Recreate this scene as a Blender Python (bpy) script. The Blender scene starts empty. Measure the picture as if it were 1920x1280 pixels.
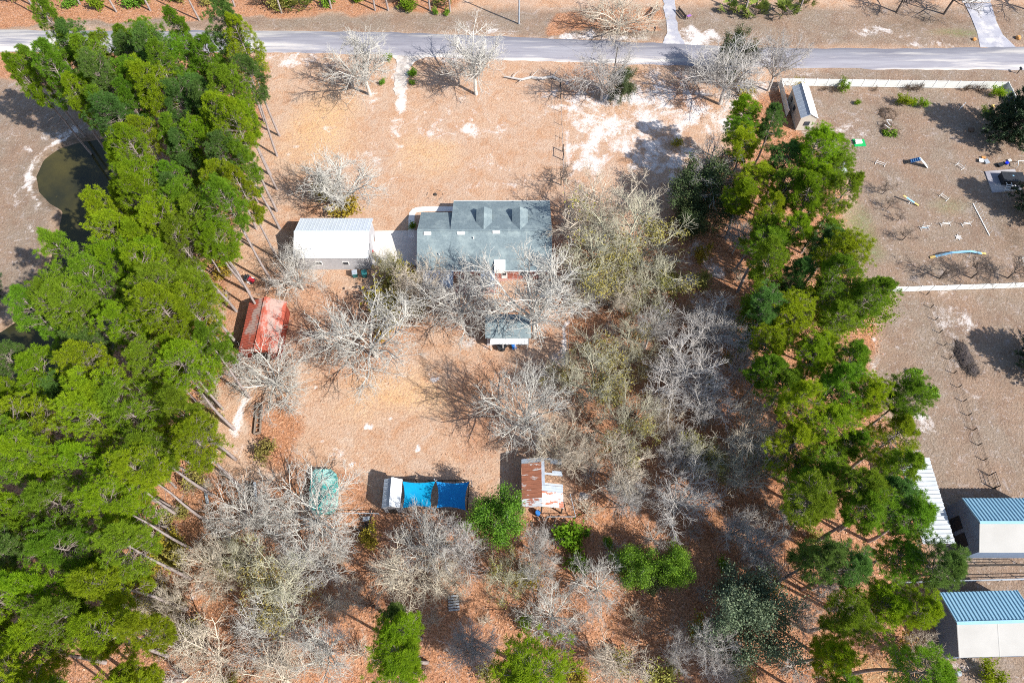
import bpy, math, random
import numpy as np
from mathutils import Vector
random.seed(7); rng = np.random.default_rng(7)
scn = bpy.context.scene
col = scn.collection
R = math.radians

# ------------------------------------------------------------------ camera, sky, sun, exposure
CAM_H, FOC, TILT = 100.0, 1280.0, R(28.7)
ct, st = math.cos(TILT), math.sin(TILT)
cd = bpy.data.cameras.new('camera'); cam = bpy.data.objects.new('camera', cd); col.objects.link(cam)
cam.location = (0, 0, CAM_H); cam.rotation_euler = (TILT, 0, 0)
cd.sensor_width = 36.0; cd.lens = 36.0 * FOC / 1920.0; cd.clip_start = 1.0; cd.clip_end = 6000
scn.camera = cam
SUN_EL = R(41); SUN_DIR = Vector((0.84*math.cos(SUN_EL), -0.54*math.cos(SUN_EL), math.sin(SUN_EL))).normalized()
w = bpy.data.worlds.new('World'); scn.world = w; w.use_nodes = True
nt = w.node_tree; bg = nt.nodes['Background']
sky = nt.nodes.new('ShaderNodeTexSky'); sky.sky_type = 'NISHITA'; sky.sun_disc = False
sky.sun_elevation = SUN_EL; sky.sun_rotation = math.atan2(SUN_DIR.x, SUN_DIR.y)
nt.links.new(sky.outputs[0], bg.inputs[0]); bg.inputs[1].default_value = 0.115
sl = bpy.data.lights.new('sun', 'SUN'); sl.energy = 5.0; sl.angle = R(0.5); sl.color = (1.0, 0.95, 0.87)
so = bpy.data.objects.new('sun', sl); col.objects.link(so)
so.rotation_euler = (-SUN_DIR).to_track_quat('-Z', 'Y').to_euler()
scn.view_settings.view_transform = 'Standard'; scn.view_settings.look = 'None'
scn.view_settings.gamma = 1.0; scn.view_settings.use_curve_mapping = False
scn.view_settings.exposure = 0.80
scn.cycles.pixel_filter_type = 'BLACKMAN_HARRIS'; scn.cycles.filter_width = 1.0; scn.cycles.use_denoising = False

# ------------------------------------------------------------------ helpers
def G(px, py, h=0.0):
    """point at height h that stands where the photograph shows it"""
    a = (px-960)/FOC; b = (640-py)/FOC
    t = (h-CAM_H)/(-ct + b*st)
    return (a*t, (st + b*ct)*t)
def GX(px, py, h=0.0): return G(px, py, h)[0]
def GY(px, py, h=0.0): return G(px, py, h)[1]
def mpp(py, h=0.0):
    b = (640-py)/FOC
    return (CAM_H-h)/(ct-b*st)/FOC
def GV(px, py, h=0.0, z=None):
    x, y = G(px, py, h); return (x, y, h if z is None else z)

def rgb(h):
    h = h.lstrip('#'); v = [int(h[i:i+2], 16)/255 for i in (0, 2, 4)]
    return tuple(c/12.92 if c <= 0.04045 else ((c+0.055)/1.055)**2.4 for c in v)

def mat(name, c1, c2=None, scale=3.0, rough=0.85, bump=0.0, bscale=None, metal=0.0, c3=None, s3=0.6, t3=(0.5, 0.62),
        stretch=(1, 1, 1), vary=0.0, trans=None, detail=6, lo=0.35, hi=0.65, spec=0.3):
    m = bpy.data.materials.new(name); m.use_nodes = True
    t = m.node_tree; b = t.nodes['Principled BSDF']; L = t.links.new
    b.inputs['Roughness'].default_value = rough; b.inputs['Metallic'].default_value = metal
    b.inputs['Specular IOR Level'].default_value = spec
    tc = t.nodes.new('ShaderNodeTexCoord'); mp = t.nodes.new('ShaderNodeMapping'); mp.inputs['Scale'].default_value = stretch
    L(tc.outputs['Object'], mp.inputs[0])
    out = None
    def noise(s, d=detail):
        n = t.nodes.new('ShaderNodeTexNoise'); n.inputs['Scale'].default_value = s; n.inputs['Detail'].default_value = d
        n.inputs['Roughness'].default_value = 0.65
        L(mp.outputs[0], n.inputs['Vector']); return n.outputs['Fac']
    def ramp(f, a, z):
        r = t.nodes.new('ShaderNodeMapRange'); r.inputs['From Min'].default_value = a; r.inputs['From Max'].default_value = z
        L(f, r.inputs['Value']); return r.outputs['Result']
    def mix(f, a, z):
        x = t.nodes.new('ShaderNodeMix'); x.data_type = 'RGBA'
        if hasattr(f, 'links'): L(f, x.inputs['Factor'])
        else: x.inputs['Factor'].default_value = f
        for v, i in ((a, 6), (z, 7)):
            if hasattr(v, 'links'): L(v, x.inputs[i])
            else: x.inputs[i].default_value = (*v, 1)
        return x.outputs[2]
    if c2 is None: c2 = tuple(c*0.8 for c in c1)
    out = mix(ramp(noise(scale), lo, hi), c1, c2)
    if c3 is not None: out = mix(ramp(noise(s3), *t3), out, c3)
    if vary:
        oi = t.nodes.new('ShaderNodeObjectInfo'); hs = t.nodes.new('ShaderNodeHueSaturation')
        r1 = t.nodes.new('ShaderNodeMapRange'); r1.inputs['To Min'].default_value = 0.5-0.035*vary; r1.inputs['To Max'].default_value = 0.5+0.03*vary
        r2 = t.nodes.new('ShaderNodeMapRange'); r2.inputs['To Min'].default_value = 1-0.3*vary; r2.inputs['To Max'].default_value = 1+0.25*vary
        mm = t.nodes.new('ShaderNodeMath'); mm.operation = 'MULTIPLY'; mm.inputs[1].default_value = 7.31
        fr = t.nodes.new('ShaderNodeMath'); fr.operation = 'FRACT'
        L(oi.outputs['Random'], r1.inputs['Value']); L(oi.outputs['Random'], mm.inputs[0]); L(mm.outputs[0], fr.inputs[0]); L(fr.outputs[0], r2.inputs['Value'])
        L(r1.outputs[0], hs.inputs['Hue']); L(r2.outputs[0], hs.inputs['Value']); L(out, hs.inputs['Color']); out = hs.outputs[0]
    L(out, b.inputs['Base Color'])
    if bump:
        bn = t.nodes.new('ShaderNodeBump'); bn.inputs['Strength'].default_value = bump; bn.inputs['Distance'].default_value = 0.1
        L(noise(bscale or scale*3, 4), bn.inputs['Height']); L(bn.outputs[0], b.inputs['Normal'])
    if trans:
        tr = t.nodes.new('ShaderNodeBsdfTranslucent'); ms = t.nodes.new('ShaderNodeMixShader'); ms.inputs[0].default_value = trans
        L(out, tr.inputs['Color']); L(b.outputs[0], ms.inputs[1]); L(tr.outputs[0], ms.inputs[2])
        L(ms.outputs[0], t.nodes['Material Output'].inputs['Surface'])
    return m

def mesh_np(name, V, faces, m=None, smooth=False):
    """faces: list of int arrays (n,k)"""
    me = bpy.data.meshes.new(name)
    V = np.asarray(V, dtype=np.float32); me.vertices.add(len(V)); me.vertices.foreach_set('co', V.ravel())
    fs = [np.asarray(f, dtype=np.int32) for f in faces if len(f)]
    nl = sum(f.size for f in fs); npoly = sum(len(f) for f in fs)
    me.loops.add(nl); me.polygons.add(npoly)
    me.loops.foreach_set('vertex_index', np.concatenate([f.ravel() for f in fs]))
    tot = np.concatenate([np.full(len(f), f.shape[1], np.int32) for f in fs])
    me.polygons.foreach_set('loop_start', np.concatenate([[0], np.cumsum(tot)[:-1]]).astype(np.int32))
    if smooth: me.polygons.foreach_set('use_smooth', np.ones(npoly, bool))
    me.update(calc_edges=True)
    if m is not None: me.materials.append(m)
    return me

def link(name, me, parent=None, loc=(0, 0, 0), rz=0.0, label=None, cat=None, group=None, kind=None):
    o = bpy.data.objects.new(name, me); col.objects.link(o)
    o.location = loc; o.rotation_euler = (0, 0, rz)
    if parent is not None: o.parent = parent
    if label: o['label'] = label
    if cat: o['category'] = cat
    if group: o['group'] = group
    if kind: o['kind'] = kind
    return o
def thing(name, label, cat, loc=(0, 0, 0), rz=0.0, group=None):
    return link(name, None, None, loc, rz, label, cat, group)
def relabel(o, label, group=None):
    o['label'] = label
    if group: o['group'] = group
def copy_thing(src, loc, rz=0.0, scale=None, label=None, group=None):
    r = src.copy(); col.objects.link(r); r.location = loc; r.rotation_euler = (0, 0, rz)
    if scale is not None: r.scale = scale
    if label: r['label'] = label
    if group: r['group'] = group
    for ch in list(src.children):
        c = ch.copy(); col.objects.link(c); c.parent = r
        for g in list(ch.children):
            d = g.copy(); col.objects.link(d); d.parent = c
    return r

class MB:
    def __init__(s): s.v = []; s.f = []
    def add(s, vs, fs):
        n = len(s.v); s.v += [tuple(v) for v in vs]; s.f += [tuple(i+n for i in f) for f in fs]
    def hexa(s, p):      # 4 bottom (ccw), 4 top
        s.add(p, [(3, 2, 1, 0), (4, 5, 6, 7), (0, 1, 5, 4), (1, 2, 6, 5), (2, 3, 7, 6), (3, 0, 4, 7)])
    def box(s, x0, x1, y0, y1, z0, z1):
        s.hexa([(x0, y0, z0), (x1, y0, z0), (x1, y1, z0), (x0, y1, z0), (x0, y0, z1), (x1, y0, z1), (x1, y1, z1), (x0, y1, z1)])
    def bar(s, a, b, wd, ht=None):
        ht = ht or wd; a = Vector(a); b = Vector(b); d = (b-a).normalized()
        up = Vector((0, 0, 1)) if abs(d.z) < 0.9 else Vector((0, 1, 0))
        u = d.cross(up).normalized()*wd/2; v = u.cross(d).normalized()*ht/2
        s.hexa([a-u-v, b-u-v, b+u-v, a+u-v, a-u+v, b-u+v, b+u+v, a+u+v])
    def tube(s, pts, rad, n=6, cap=True):
        pts = [Vector(p) for p in pts]
        if not hasattr(rad, '__len__'): rad = [rad]*len(pts)
        base = len(s.v)
        for i, p in enumerate(pts):
            d = (pts[min(i+1, len(pts)-1)]-pts[max(i-1, 0)]).normalized()
            ref = Vector((0, 0, 1)) if abs(d.z) < 0.9 else Vector((1, 0, 0))
            u = d.cross(ref).normalized(); v = d.cross(u).normalized()
            for k in range(n):
                a = 2*math.pi*k/n; s.v.append(tuple(p+u*math.cos(a)*rad[i]+v*math.sin(a)*rad[i]))
        for i in range(len(pts)-1):
            for k in range(n):
                s.f.append((base+i*n+k, base+i*n+(k+1) % n, base+(i+1)*n+(k+1) % n, base+(i+1)*n+k))
        if cap:
            s.f.append(tuple(base+k for k in range(n))[::-1]); s.f.append(tuple(base+(len(pts)-1)*n+k for k in range(n)))
    def slab(s, poly, t):   # poly: list of 3D points ccw seen from above, extruded down by t
        n = len(poly); lo = [(p[0], p[1], p[2]-t) for p in poly]
        s.add(list(poly)+lo, [tuple(range(n)), tuple(range(2*n-1, n-1, -1))]+[(i, n+i, n+(i+1) % n, (i+1) % n) for i in range(n)])
    def mesh(s, name, m):
        me = bpy.data.meshes.new(name); me.from_pydata(s.v, [], s.f); me.update()
        if m is not None: me.materials.append(m)
        return me
    def build(s, name, m, parent=None, **k): return link(name, s.mesh(name, m), parent, **k)

def ribbed(name, m, parent, a, b, c, d, rib=0.35, rh=0.05, rw=0.12, t=0.06):
    """sheet-metal plane: a,b along the eave, d,c along the ridge (a->d is the slope); ribs run up the slope"""
    a, b, c, d = map(Vector, (a, b, c, d)); mb = MB()
    nrm = (b-a).cross(d-a).normalized()
    if nrm.z < 0: nrm = -nrm; a, b, c, d = b, a, d, c
    mb.hexa([a-nrm*t, b-nrm*t, c-nrm*t, d-nrm*t, a, b, c, d])
    n = max(2, int((b-a).length/rib))
    for i in range(n+1):
        f = i/n; p = a.lerp(b, f); q = d.lerp(c, f); u = (b-a).normalized()*rw/2
        if i == 0: p, q = p+u, q+u
        if i == n: p, q = p-u, q-u
        e = nrm*0.003
        mb.hexa([p-u-e, p+u-e, q+u-e, q-u-e, p-u*0.4+nrm*rh, p+u*0.4+nrm*rh, q+u*0.4+nrm*rh, q-u*0.4+nrm*rh])
    return mb.build(name, m, parent)

def gable_walls(x0, x1, y0, y1, eave, ridge, axis):
    """closed wall body with gable ends; axis 'x' = ridge runs along x"""
    mb = MB()
    if axis == 'x':
        ym = (y0+y1)/2
        mb.add([(x0, y0, 0), (x1, y0, 0), (x1, y1, 0), (x0, y1, 0), (x0, y0, eave), (x1, y0, eave), (x1, y1, eave), (x0, y1, eave), (x0, ym, ridge), (x1, ym, ridge)],
               [(0, 1, 5, 4), (2, 3, 7, 6), (1, 2, 6, 9, 5), (3, 0, 4, 8, 7), (4, 5, 9, 8), (6, 7, 8, 9), (3, 2, 1, 0)])
    else:
        xm = (x0+x1)/2
        mb.add([(x0, y0, 0), (x1, y0, 0), (x1, y1, 0), (x0, y1, 0), (x0, y0, eave), (x1, y0, eave), (x1, y1, eave), (x0, y1, eave), (xm, y0, ridge), (xm, y1, ridge)],
               [(0, 1, 5, 8, 4), (2, 3, 7, 9, 6), (1, 2, 6, 5), (3, 0, 4, 7), (4, 8, 9, 7), (6, 9, 8, 5), (3, 2, 1, 0)])
    return mb

# ------------------------------------------------------------------ materials
WHITE = mat('white_paint', (0.80, 0.80, 0.78), (0.70, 0.70, 0.69), 2)
VINYL = mat('white_vinyl', (0.72, 0.73, 0.72), (0.62, 0.64, 0.63), 0.8, rough=0.5)
GALV = mat('galvanised_metal', (0.42, 0.47, 0.54), (0.34, 0.39, 0.46), 1.2, rough=0.45, metal=0.3)
WHITE_ROOF = mat('white_metal_roof', (0.66, 0.68, 0.69), (0.58, 0.60, 0.62), 0.5, rough=0.5)
BARN_ROOF = mat('barn_metal_roof', (0.27, 0.46, 0.58), (0.24, 0.42, 0.54), 0.4, rough=0.4, metal=0.1)
CARPORT_ROOF = mat('pale_carport_sheet', (0.52, 0.55, 0.57), (0.44, 0.47, 0.50), 0.5, rough=0.5, c3=(0.36, 0.36, 0.36), s3=1.2, t3=(.58, .7))
BARN_WHITE = mat('barn_white_roof', (0.31, 0.305, 0.295), (0.275, 0.27, 0.26), 0.25, rough=0.6)
SHINGLE = mat('grey_shingle', (0.175, 0.225, 0.245), (0.125, 0.165, 0.185), 3.5, bump=0.4, bscale=14, c3=(0.24, 0.295, 0.305), s3=0.5, t3=(0.48, 0.7))
BRICK = mat('red_brick', (0.30, 0.09, 0.07), (0.38, 0.16, 0.12), 6, bump=0.3, bscale=14)
PAVER = mat('pink_paver', (0.42, 0.24, 0.20), (0.34, 0.19, 0.16), 2)
SIDING = mat('beige_siding', (0.52, 0.48, 0.42), (0.44, 0.41, 0.36), 1.5, stretch=(1, 1, 6), bump=0.2)
GREY_WALL = mat('grey_metal_wall', (0.40, 0.40, 0.42), (0.33, 0.33, 0.35), 1.5)
DARK = mat('dark_opening', (0.02, 0.022, 0.028), (0.03, 0.03, 0.035), 3)
GLASS = mat('window_glass', (0.03, 0.04, 0.05), (0.05, 0.06, 0.08), 2, rough=0.1)
REDROOF = mat('red_metal_roof', (0.38, 0.085, 0.05), (0.30, 0.075, 0.05), 1.0, rough=0.55, c3=(0.36, 0.25, 0.22), s3=0.22, t3=(0.47, 0.53), stretch=(1, 0.6, 1))
REDWALL = mat('red_wall', (0.26, 0.05, 0.03), None, 2)
RUST = mat('rusty_roof', (0.33, 0.13, 0.075), (0.25, 0.10, 0.06), 1.4, c3=(0.55, 0.55, 0.55), s3=1.1, t3=(0.60, 0.66), stretch=(0.5, 2.2, 1))
RUSTWHITE = mat('rusty_white_roof', (0.62, 0.64, 0.66), (0.5, 0.54, 0.58), 1.5, c3=(0.36, 0.14, 0.09), s3=1.0, t3=(0.52, 0.56), stretch=(0.7, 1.6, 1))
CONCRETE = mat('pale_concrete', (0.58, 0.55, 0.52), (0.50, 0.47, 0.44), 0.8, c3=(0.42, 0.37, 0.32), s3=1.2, t3=(0.62, 0.75))
SAIL1 = mat('turquoise_sail', (0.0, 0.36, 0.60), (0.0, 0.30, 0.58), 1.5, rough=0.8, trans=0.25)
SAIL2 = mat('blue_sail', (0.01, 0.30, 0.68), (0.01, 0.23, 0.60), 1.5, rough=0.8, trans=0.25)
TEAL = mat('teal_cover', (0.05, 0.36, 0.33), (0.03, 0.27, 0.25), 0.8, rough=0.55, c3=(0.27, 0.50, 0.46), s3=0.5, t3=(0.47, 0.6))
WOOD = mat('weathered_wood', (0.26, 0.20, 0.16), (0.18, 0.14, 0.11), 3, stretch=(4, 4, 1))
DARKWOOD = mat('dark_post_wood', (0.055, 0.045, 0.04), (0.03, 0.025, 0.022), 4)
PALEWOOD = mat('pale_dead_wood', (0.5, 0.48, 0.46), (0.36, 0.34, 0.33), 4)
STEEL = mat('pale_steel', (0.33, 0.37, 0.42), (0.27, 0.30, 0.34), 2, rough=0.5)
BLUE = mat('blue_paint', (0.02, 0.13, 0.42), (0.03, 0.17, 0.5), 2)
PALEGALV = mat('pale_blue_metal_roof', (0.50, 0.55, 0.61), (0.44, 0.49, 0.55), 0.7, rough=0.5)
SKYBLUE = mat('sky_blue_paint', (0.22, 0.42, 0.58), (0.18, 0.36, 0.52), 2)
YELLOW = mat('yellow_paint', (0.62, 0.45, 0.16), None, 2)
GREENMAT = mat('green_turf_mat', (0.01, 0.36, 0.10), (0.01, 0.30, 0.08), 4)
BLACK = mat('black_plastic', (0.018, 0.02, 0.024), (0.03, 0.033, 0.04), 3, rough=0.5)
DKBLUE = mat('bright_blue_plastic', (0.01, 0.03, 0.55), None, 3, rough=0.4)
REDP = mat('red_paint', (0.5, 0.03, 0.05), None, 3, rough=0.5)
ORANGE = mat('orange_stone', (0.5, 0.24, 0.07), (0.4, 0.2, 0.08), 3)
PURPLE = mat('purple_cloth', (0.30, 0.14, 0.40), None, 3)
BINGREEN = mat('teal_bin_plastic', (0.02, 0.12, 0.13), (0.03, 0.16, 0.17), 3, rough=0.5)

PINEBARK = mat('pine_bark', (0.33, 0.285, 0.275), (0.21, 0.175, 0.165), 2.5, stretch=(1, 1, 0.3), bump=0.5, bscale=6, spec=0.1)
PINETWIG = mat('pine_twigs', (0.22, 0.185, 0.165), (0.15, 0.12, 0.11), 2, spec=0.1)
PALEBARK = mat('lichen_pale_bark', (0.54, 0.52, 0.48), (0.40, 0.385, 0.35), 1.4, vary=0.3, spec=0.1)
GREYBARK = mat('grey_twigs', (0.48, 0.455, 0.43), (0.36, 0.34, 0.32), 1.4, vary=0.3, spec=0.1)
BEIGEBARK = mat('beige_twigs', (0.56, 0.495, 0.40), (0.43, 0.375, 0.30), 1.4, vary=0.3, spec=0.1)
OLIVEBARK = mat('mossy_olive_twigs', (0.48, 0.46, 0.35), (0.36, 0.34, 0.25), 1.4, vary=0.3, spec=0.1)
DARKBARK = mat('dark_bark', (0.16, 0.13, 0.11), (0.10, 0.08, 0.07), 2, spec=0.1)
LIME = mat('lime_needles', (0.275, 0.38, 0.012), (0.20, 0.31, 0.012), 0.5, vary=0.6, trans=0.55, spec=0.2)
MIDG = mat('green_needles', (0.20, 0.325, 0.018), (0.15, 0.265, 0.018), 0.5, vary=0.6, trans=0.55, spec=0.2)
DEEPG = mat('deep_green_needles', (0.13, 0.235, 0.045), (0.10, 0.19, 0.04), 0.5, vary=0.6, trans=0.5, spec=0.2)
OAKLEAF = mat('dark_oak_leaves', (0.065, 0.095, 0.04), (0.085, 0.115, 0.05), 0.4, vary=0.3, trans=0.15, c3=(0.12, 0.12, 0.03), s3=0.3, t3=(0.55, 0.7), spec=0.05, rough=1.0)
SAGE = mat('sage_leaves', (0.175, 0.22, 0.135), (0.125, 0.175, 0.10), 0.4, vary=0.2, trans=0.15, spec=0.05, rough=1.0)
BRIGHTLEAF = mat('bright_green_leaves', (0.17, 0.31, 0.02), (0.10, 0.22, 0.02), 0.4, vary=0.4, trans=0.3)
OLIVELEAF = mat('olive_yellow_leaves', (0.34, 0.30, 0.07), (0.26, 0.24, 0.07), 0.5, vary=0.7, trans=0.3)
GOLDLEAF = mat('golden_leaves', (0.38, 0.29, 0.03), (0.30, 0.25, 0.03), 0.5, vary=0.4, trans=0.3)
BROWNTWIG = mat('brown_brush', (0.16, 0.11, 0.08), (0.11, 0.08, 0.06), 2, vary=0.4, spec=0.1)
PALMLEAF = mat('palmetto_fronds', (0.22, 0.25, 0.04), (0.13, 0.18, 0.03), 1.5, vary=0.4, trans=0.2)
CEDAR = mat('dark_cedar', (0.04, 0.068, 0.03), (0.055, 0.085, 0.04), 0.6, vary=0.3, trans=0.1)
# ------------------------------------------------------------------ ground
def polyG(pts): return np.array([G(*p) for p in pts])
def sdf(poly, X, Y):
    """signed distance, negative inside"""
    n = len(poly); d = np.full(X.shape, 1e9); inside = np.zeros(X.shape, bool)
    for i in range(n):
        ax, ay = poly[i]; bx, by = poly[(i+1) % n]; ex, ey = bx-ax, by-ay
        t = np.clip(((X-ax)*ex+(Y-ay)*ey)/(ex*ex+ey*ey+1e-9), 0, 1)
        d = np.minimum(d, (X-ax-t*ex)**2+(Y-ay-t*ey)**2)
        c = ((ay > Y) != (by > Y)) & (X < (bx-ax)*(Y-ay)/((by-ay) if by != ay else 1e-9)+ax)
        inside ^= c
    d = np.sqrt(d); return np.where(inside, -d, d)
def soft(poly, X, Y, w): return np.clip(0.5-sdf(poly, X, Y)/(2*w), 0, 1)
def blob(px, py, rx, ry, X, Y):
    """soft ellipse, radii in photo pixels"""
    x, y = G(px, py); m = mpp(py); xr = rx*m
    yr = abs(GY(px, py-ry)-GY(px, py+ry))/2
    q = np.sqrt(((X-x)/xr)**2+((Y-y)/yr)**2); return np.clip(1.5-q, 0, 1)

xs = np.concatenate([[-1500, -700, -350, -220, -160], np.arange(-130, 130.1, 0.75), [160, 220, 350, 700, 1500]])
ys = np.concatenate([[-900, -400, -150, -60], np.arange(-25, 165.1, 0.75), [190, 240, 330, 500, 900, 2000]])
X, Y = np.meshgrid(xs, ys)
def vnoise(X, Y, s, seed):
    r = np.random.default_rng(seed); g = r.random((64, 64))
    x = (X/s) % 64; y = (Y/s) % 64; i = np.floor(x).astype(int); j = np.floor(y).astype(int); fx = x-i; fy = y-j
    fx = fx*fx*(3-2*fx); fy = fy*fy*(3-2*fy); i1 = (i+1) % 64; j1 = (j+1) % 64; i %= 64; j %= 64
    return (g[j, i]*(1-fx)+g[j, i1]*fx)*(1-fy)+(g[j1, i]*(1-fx)+g[j1, i1]*fx)*fy
wob = (vnoise(X, Y, 3.0, 1)-0.5)*2.2+(vnoise(X, Y, 8.0, 2)-0.5)*3.0
POND = polyG([(205, 255), (150, 262), (110, 275), (78, 298), (64, 330), (70, 358), (90, 380), (113, 395), (108, 430), (98, 455), (90, 490), (68, 530), (62, 560), (40, 590), (0, 618), (-60, 650),
              (-60, 740), (60, 760), (205, 700), (215, 640), (190, 560), (215, 500), (200, 420), (210, 330)])
dp = sdf(POND, X, Y)
Z = (vnoise(X, Y, 6, 3)-0.5)*0.10+(vnoise(X, Y, 1.6, 4)-0.5)*0.05-0.06
Z -= 0.85*np.clip((0.9-dp)/2.4, 0, 1)
Z += 0.16*np.exp(-((dp-1.8)/1.1)**2)
far = (np.abs(X) > 129) | (Y < -24) | (Y > 164); Z[far] = -0.06
# the flat pads under buildings, roads and slabs keep to z < 0
litter = np.zeros_like(X); sand = np.zeros_like(X); field = np.zeros_like(X); green = np.zeros_like(X); mud = np.zeros_like(X); warm = np.zeros_like(X)
# woods floor (leaf litter)
for poly, wd in [
    ([(480, 95), (500, 130), (468, 300), (455, 400), (425, 480), (420, 560), (400, 660), (388, 760), (375, 850), (420, 900), (480, 905), (560, 880), (570, 770), (490, 740), (500, 850), (640, 890), (700, 960), (1075, 960), (1070, 760), (1066, 560), (1085, 440),
      (1230, 440), (1290, 350), (1400, 260), (1400, 190), (1470, 170), (1560, 330), (1600, 480), (1650, 600), (1630, 700), (1700, 860), (1750, 1050), (1760, 1290), (1760, 1700), (-500, 1700), (-300, 800), (60, 770), (225, 640), (215, 560), (225, 430), (230, 260), (180, 180), (0, 140), (-400, 120), (-400, 95)], 2.5),
    ([(-300, 55), (-300, -60), (900, -60), (850, 18), (480, 28), (300, 40)], 1.5),
    ([(1035, 58), (1050, 20), (1240, 10), (1246, 55)], 1.5),
    ([(380, 500), (545, 505), (700, 520), (800, 560), (1060, 545), (1060, 650), (930, 680), (800, 640), (720, 710), (600, 740), (570, 700), (400, 740)], 3.01)]:
    litter = np.maximum(litter, soft(polyG(poly), X+wob, Y+wob, wd)*(.5 if wd == 3.01 else 1))
for b in [(590, 390, 40, 20), (540, 430, 40, 20), (1090, 150, 60, 40), (1290, 180, 60, 40), (1340, 370, 90, 50), (900, 760, 90, 110), (1045, 400, 12, 40), (1090, 620, 25, 60)]:  # patches on the lawn paint tree shadows into the ground with litter colour
    litter = np.maximum(litter, 0.5*blob(*b, X+wob*1.2, Y+wob*1.2))
litter *= np.where(X > 69.5, np.clip(1-(X-69.5)/2, 0, 1), 1)
# pale sugar sand
for b, k in [((1190, 225, 140, 100), .62), ((1100, 210, 70, 60), 0.6), ((1260, 195, 110, 60), 0.62), ((1340, 215, 80, 40), .6), ((1380, 220, 50, 25), .6), ((1250, 300, 80, 50), 0.55), ((1100, 300, 40, 50), 0.6), ((1330, 520, 60, 90), 0.45), ((1380, 620, 60, 70), 0.3),
             ((455, 780, 14, 40), 0.95), ((440, 700, 12, 20), 0.5), ((430, 830, 40, 50), 0.45), ((690, 195, 18, 22), 0.5), ((890, 240, 60, 30), 0.5), ((746, 195, 10, 26), 0.85), ((752, 140, 20, 40), 0.6), ((740, 250, 14, 60), 0.42), ((742, 330, 10, 60), 0.36), ((700, 340, 6, 90), 0.3), ((560, 240, 8, 110), 0.28), ((620, 130, 40, 14), 0.35), ((820, 230, 80, 40), 0.35), ((940, 320, 70, 40), 0.3), ((660, 300, 50, 60), 0.3), ((1010, 440, 30, 40), .3), ((840, 620, 60, 40), .35), ((960, 560, 60, 20), .4), ((470, 560, 30, 30), .3), ((760, 690, 80, 30), .3), ((560, 112, 40, 14), 0.55), ((1010, 200, 40, 60), 0.35),
             ((1060, 260, 8, 90), 0.6), ((1065, 600, 5, 80), 0.8), ((470, 970, 35, 25), 0.6), ((640, 860, 50, 20), 0.4), ((1150, 930, 40, 30), 0.6), ((1400, 170, 60, 20), 0.5), ((880, 180, 60, 14), 0.3), ((1050, 660, 30, 25), 0.5), ((900, 650, 60, 14), 0.4),
             ((690, 250, 120, 50), 0.2), ((1735, 785, 22, 35), 0.55), ((1655, 700, 10, 70), 0.5), ((1780, 590, 50, 70), 0.4), ((1850, 720, 60, 120), 0.25), ((1580, 250, 60, 40), 0.4), ((1650, 60, 70, 12), 0.5), ((1300, 66, 60, 14), 0.7), ((1080, 66, 70, 8), .6), ((920, 62, 60, 6), .5), ((1500, 138, 50, 6), .4), ((1740, 84, 80, 6), .5), ((500, 103, 40, 8), .5), ((830, 112, 60, 6), .5), ((1180, 72, 60, 9), 0.6),
             ((30, 300, 40, 70), 0.25), ((90, 250, 60, 12), 0.45), ((52, 335, 10, 60), 0.5), ((45, 430, 20, 60), 0.3), ((1500, 170, 40, 10), 0.3), ((1600, 600, 40, 40), 0.2), ((1840, 1235, 60, 20), 0.4), ((380, 1100, 40, 40), 0.3), ((1300, 720, 60, 60), 0.2), ((1180, 660, 60, 30), 0.3), ((1350, 680, 60, 40), 0.35), ((1250, 920, 50, 40), 0.3)]:
    sand = np.maximum(sand, k*blob(*b, X+wob*0.8, Y+wob*0.8))
# white dots in the back lawn
for px, py, r in [(615, 755, 5), (582, 772, 4), (730, 785, 4), (738, 788, 3), (695, 838, 4), (782, 840, 7), (690, 800, 9), (590, 725, 3), (600, 825, 3), (815, 710, 5), (1090, 930, 8), (660, 870, 9), (1000, 775, 4)]:
    sand = np.maximum(sand, 1.1*blob(px, py, r, r*0.8, X, Y))
# greyish field on the right, lawn on the far left, verge beyond the road
for poly, wd in [([(1470, 155), (1500, 260), (1590, 330), (1600, 500), (1655, 560), (1630, 690), (1710, 860), (1750, 1040), (1760, 1280), (1800, 1700), (2800, 1700), (2400, 60), (1480, 132)], 2),
                 ([(-400, 140), (0, 135), (160, 190), (205, 250), (110, 290), (110, 400), (60, 560), (-60, 650), (-500, 800)], 2),
                 ([(880, 20), (1240, 10), (2400, 10), (2400, 90), (1440, 89), (960, 69), (480, 58), (-400, 50), (-400, 30), (480, 28)], 1.5)]:
    field = np.maximum(field, soft(polyG(poly), X+wob*0.5, Y+wob*0.5, wd))
for b, k in [((1612, 430, 25, 40), 0.55), ((1640, 470, 20, 15), 0.4), ((1800, 62, 50, 5), 0.45), ((1780, 385, 30, 12), 0.25), ((60, 400, 14, 60), 0.0), ((1640, 1260, 50, 30), 0.2)]:
    green = np.maximum(green, k*blob(*b, X+wob*0.4, Y+wob*0.4))
sand = np.maximum(sand, (.45+.6*vnoise(X, Y, 4, 9))*np.exp(-((dp-1.3)/.6)**2)*(X < -88))
mud = np.clip(1-np.abs(dp-0.2)/1.3, 0, 1)*0.8
mud = np.maximum(mud, 0.5*blob(1890, 440, 25, 30, X, Y)); mud = np.maximum(mud, 0.5*blob(1740, 45, 60, 14, X+wob, Y+wob))
ring = np.exp(-((dp-6.5-wob*0.3)/2.2)**2)*(X < -85)     # yellowed grass ring round the pond
warm = np.maximum(ring, 0.8*blob(600, 240, 60, 60, X+wob, Y+wob)); warm = np.maximum(warm, 0.7*blob(780, 740, 120, 40, X+wob, Y+wob)); warm = np.maximum(warm, 0.6*blob(800, 290, 60, 40, X+wob, Y+wob))
nx, ny = len(xs), len(ys)
idx = np.arange(nx*ny).reshape(ny, nx)
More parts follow.
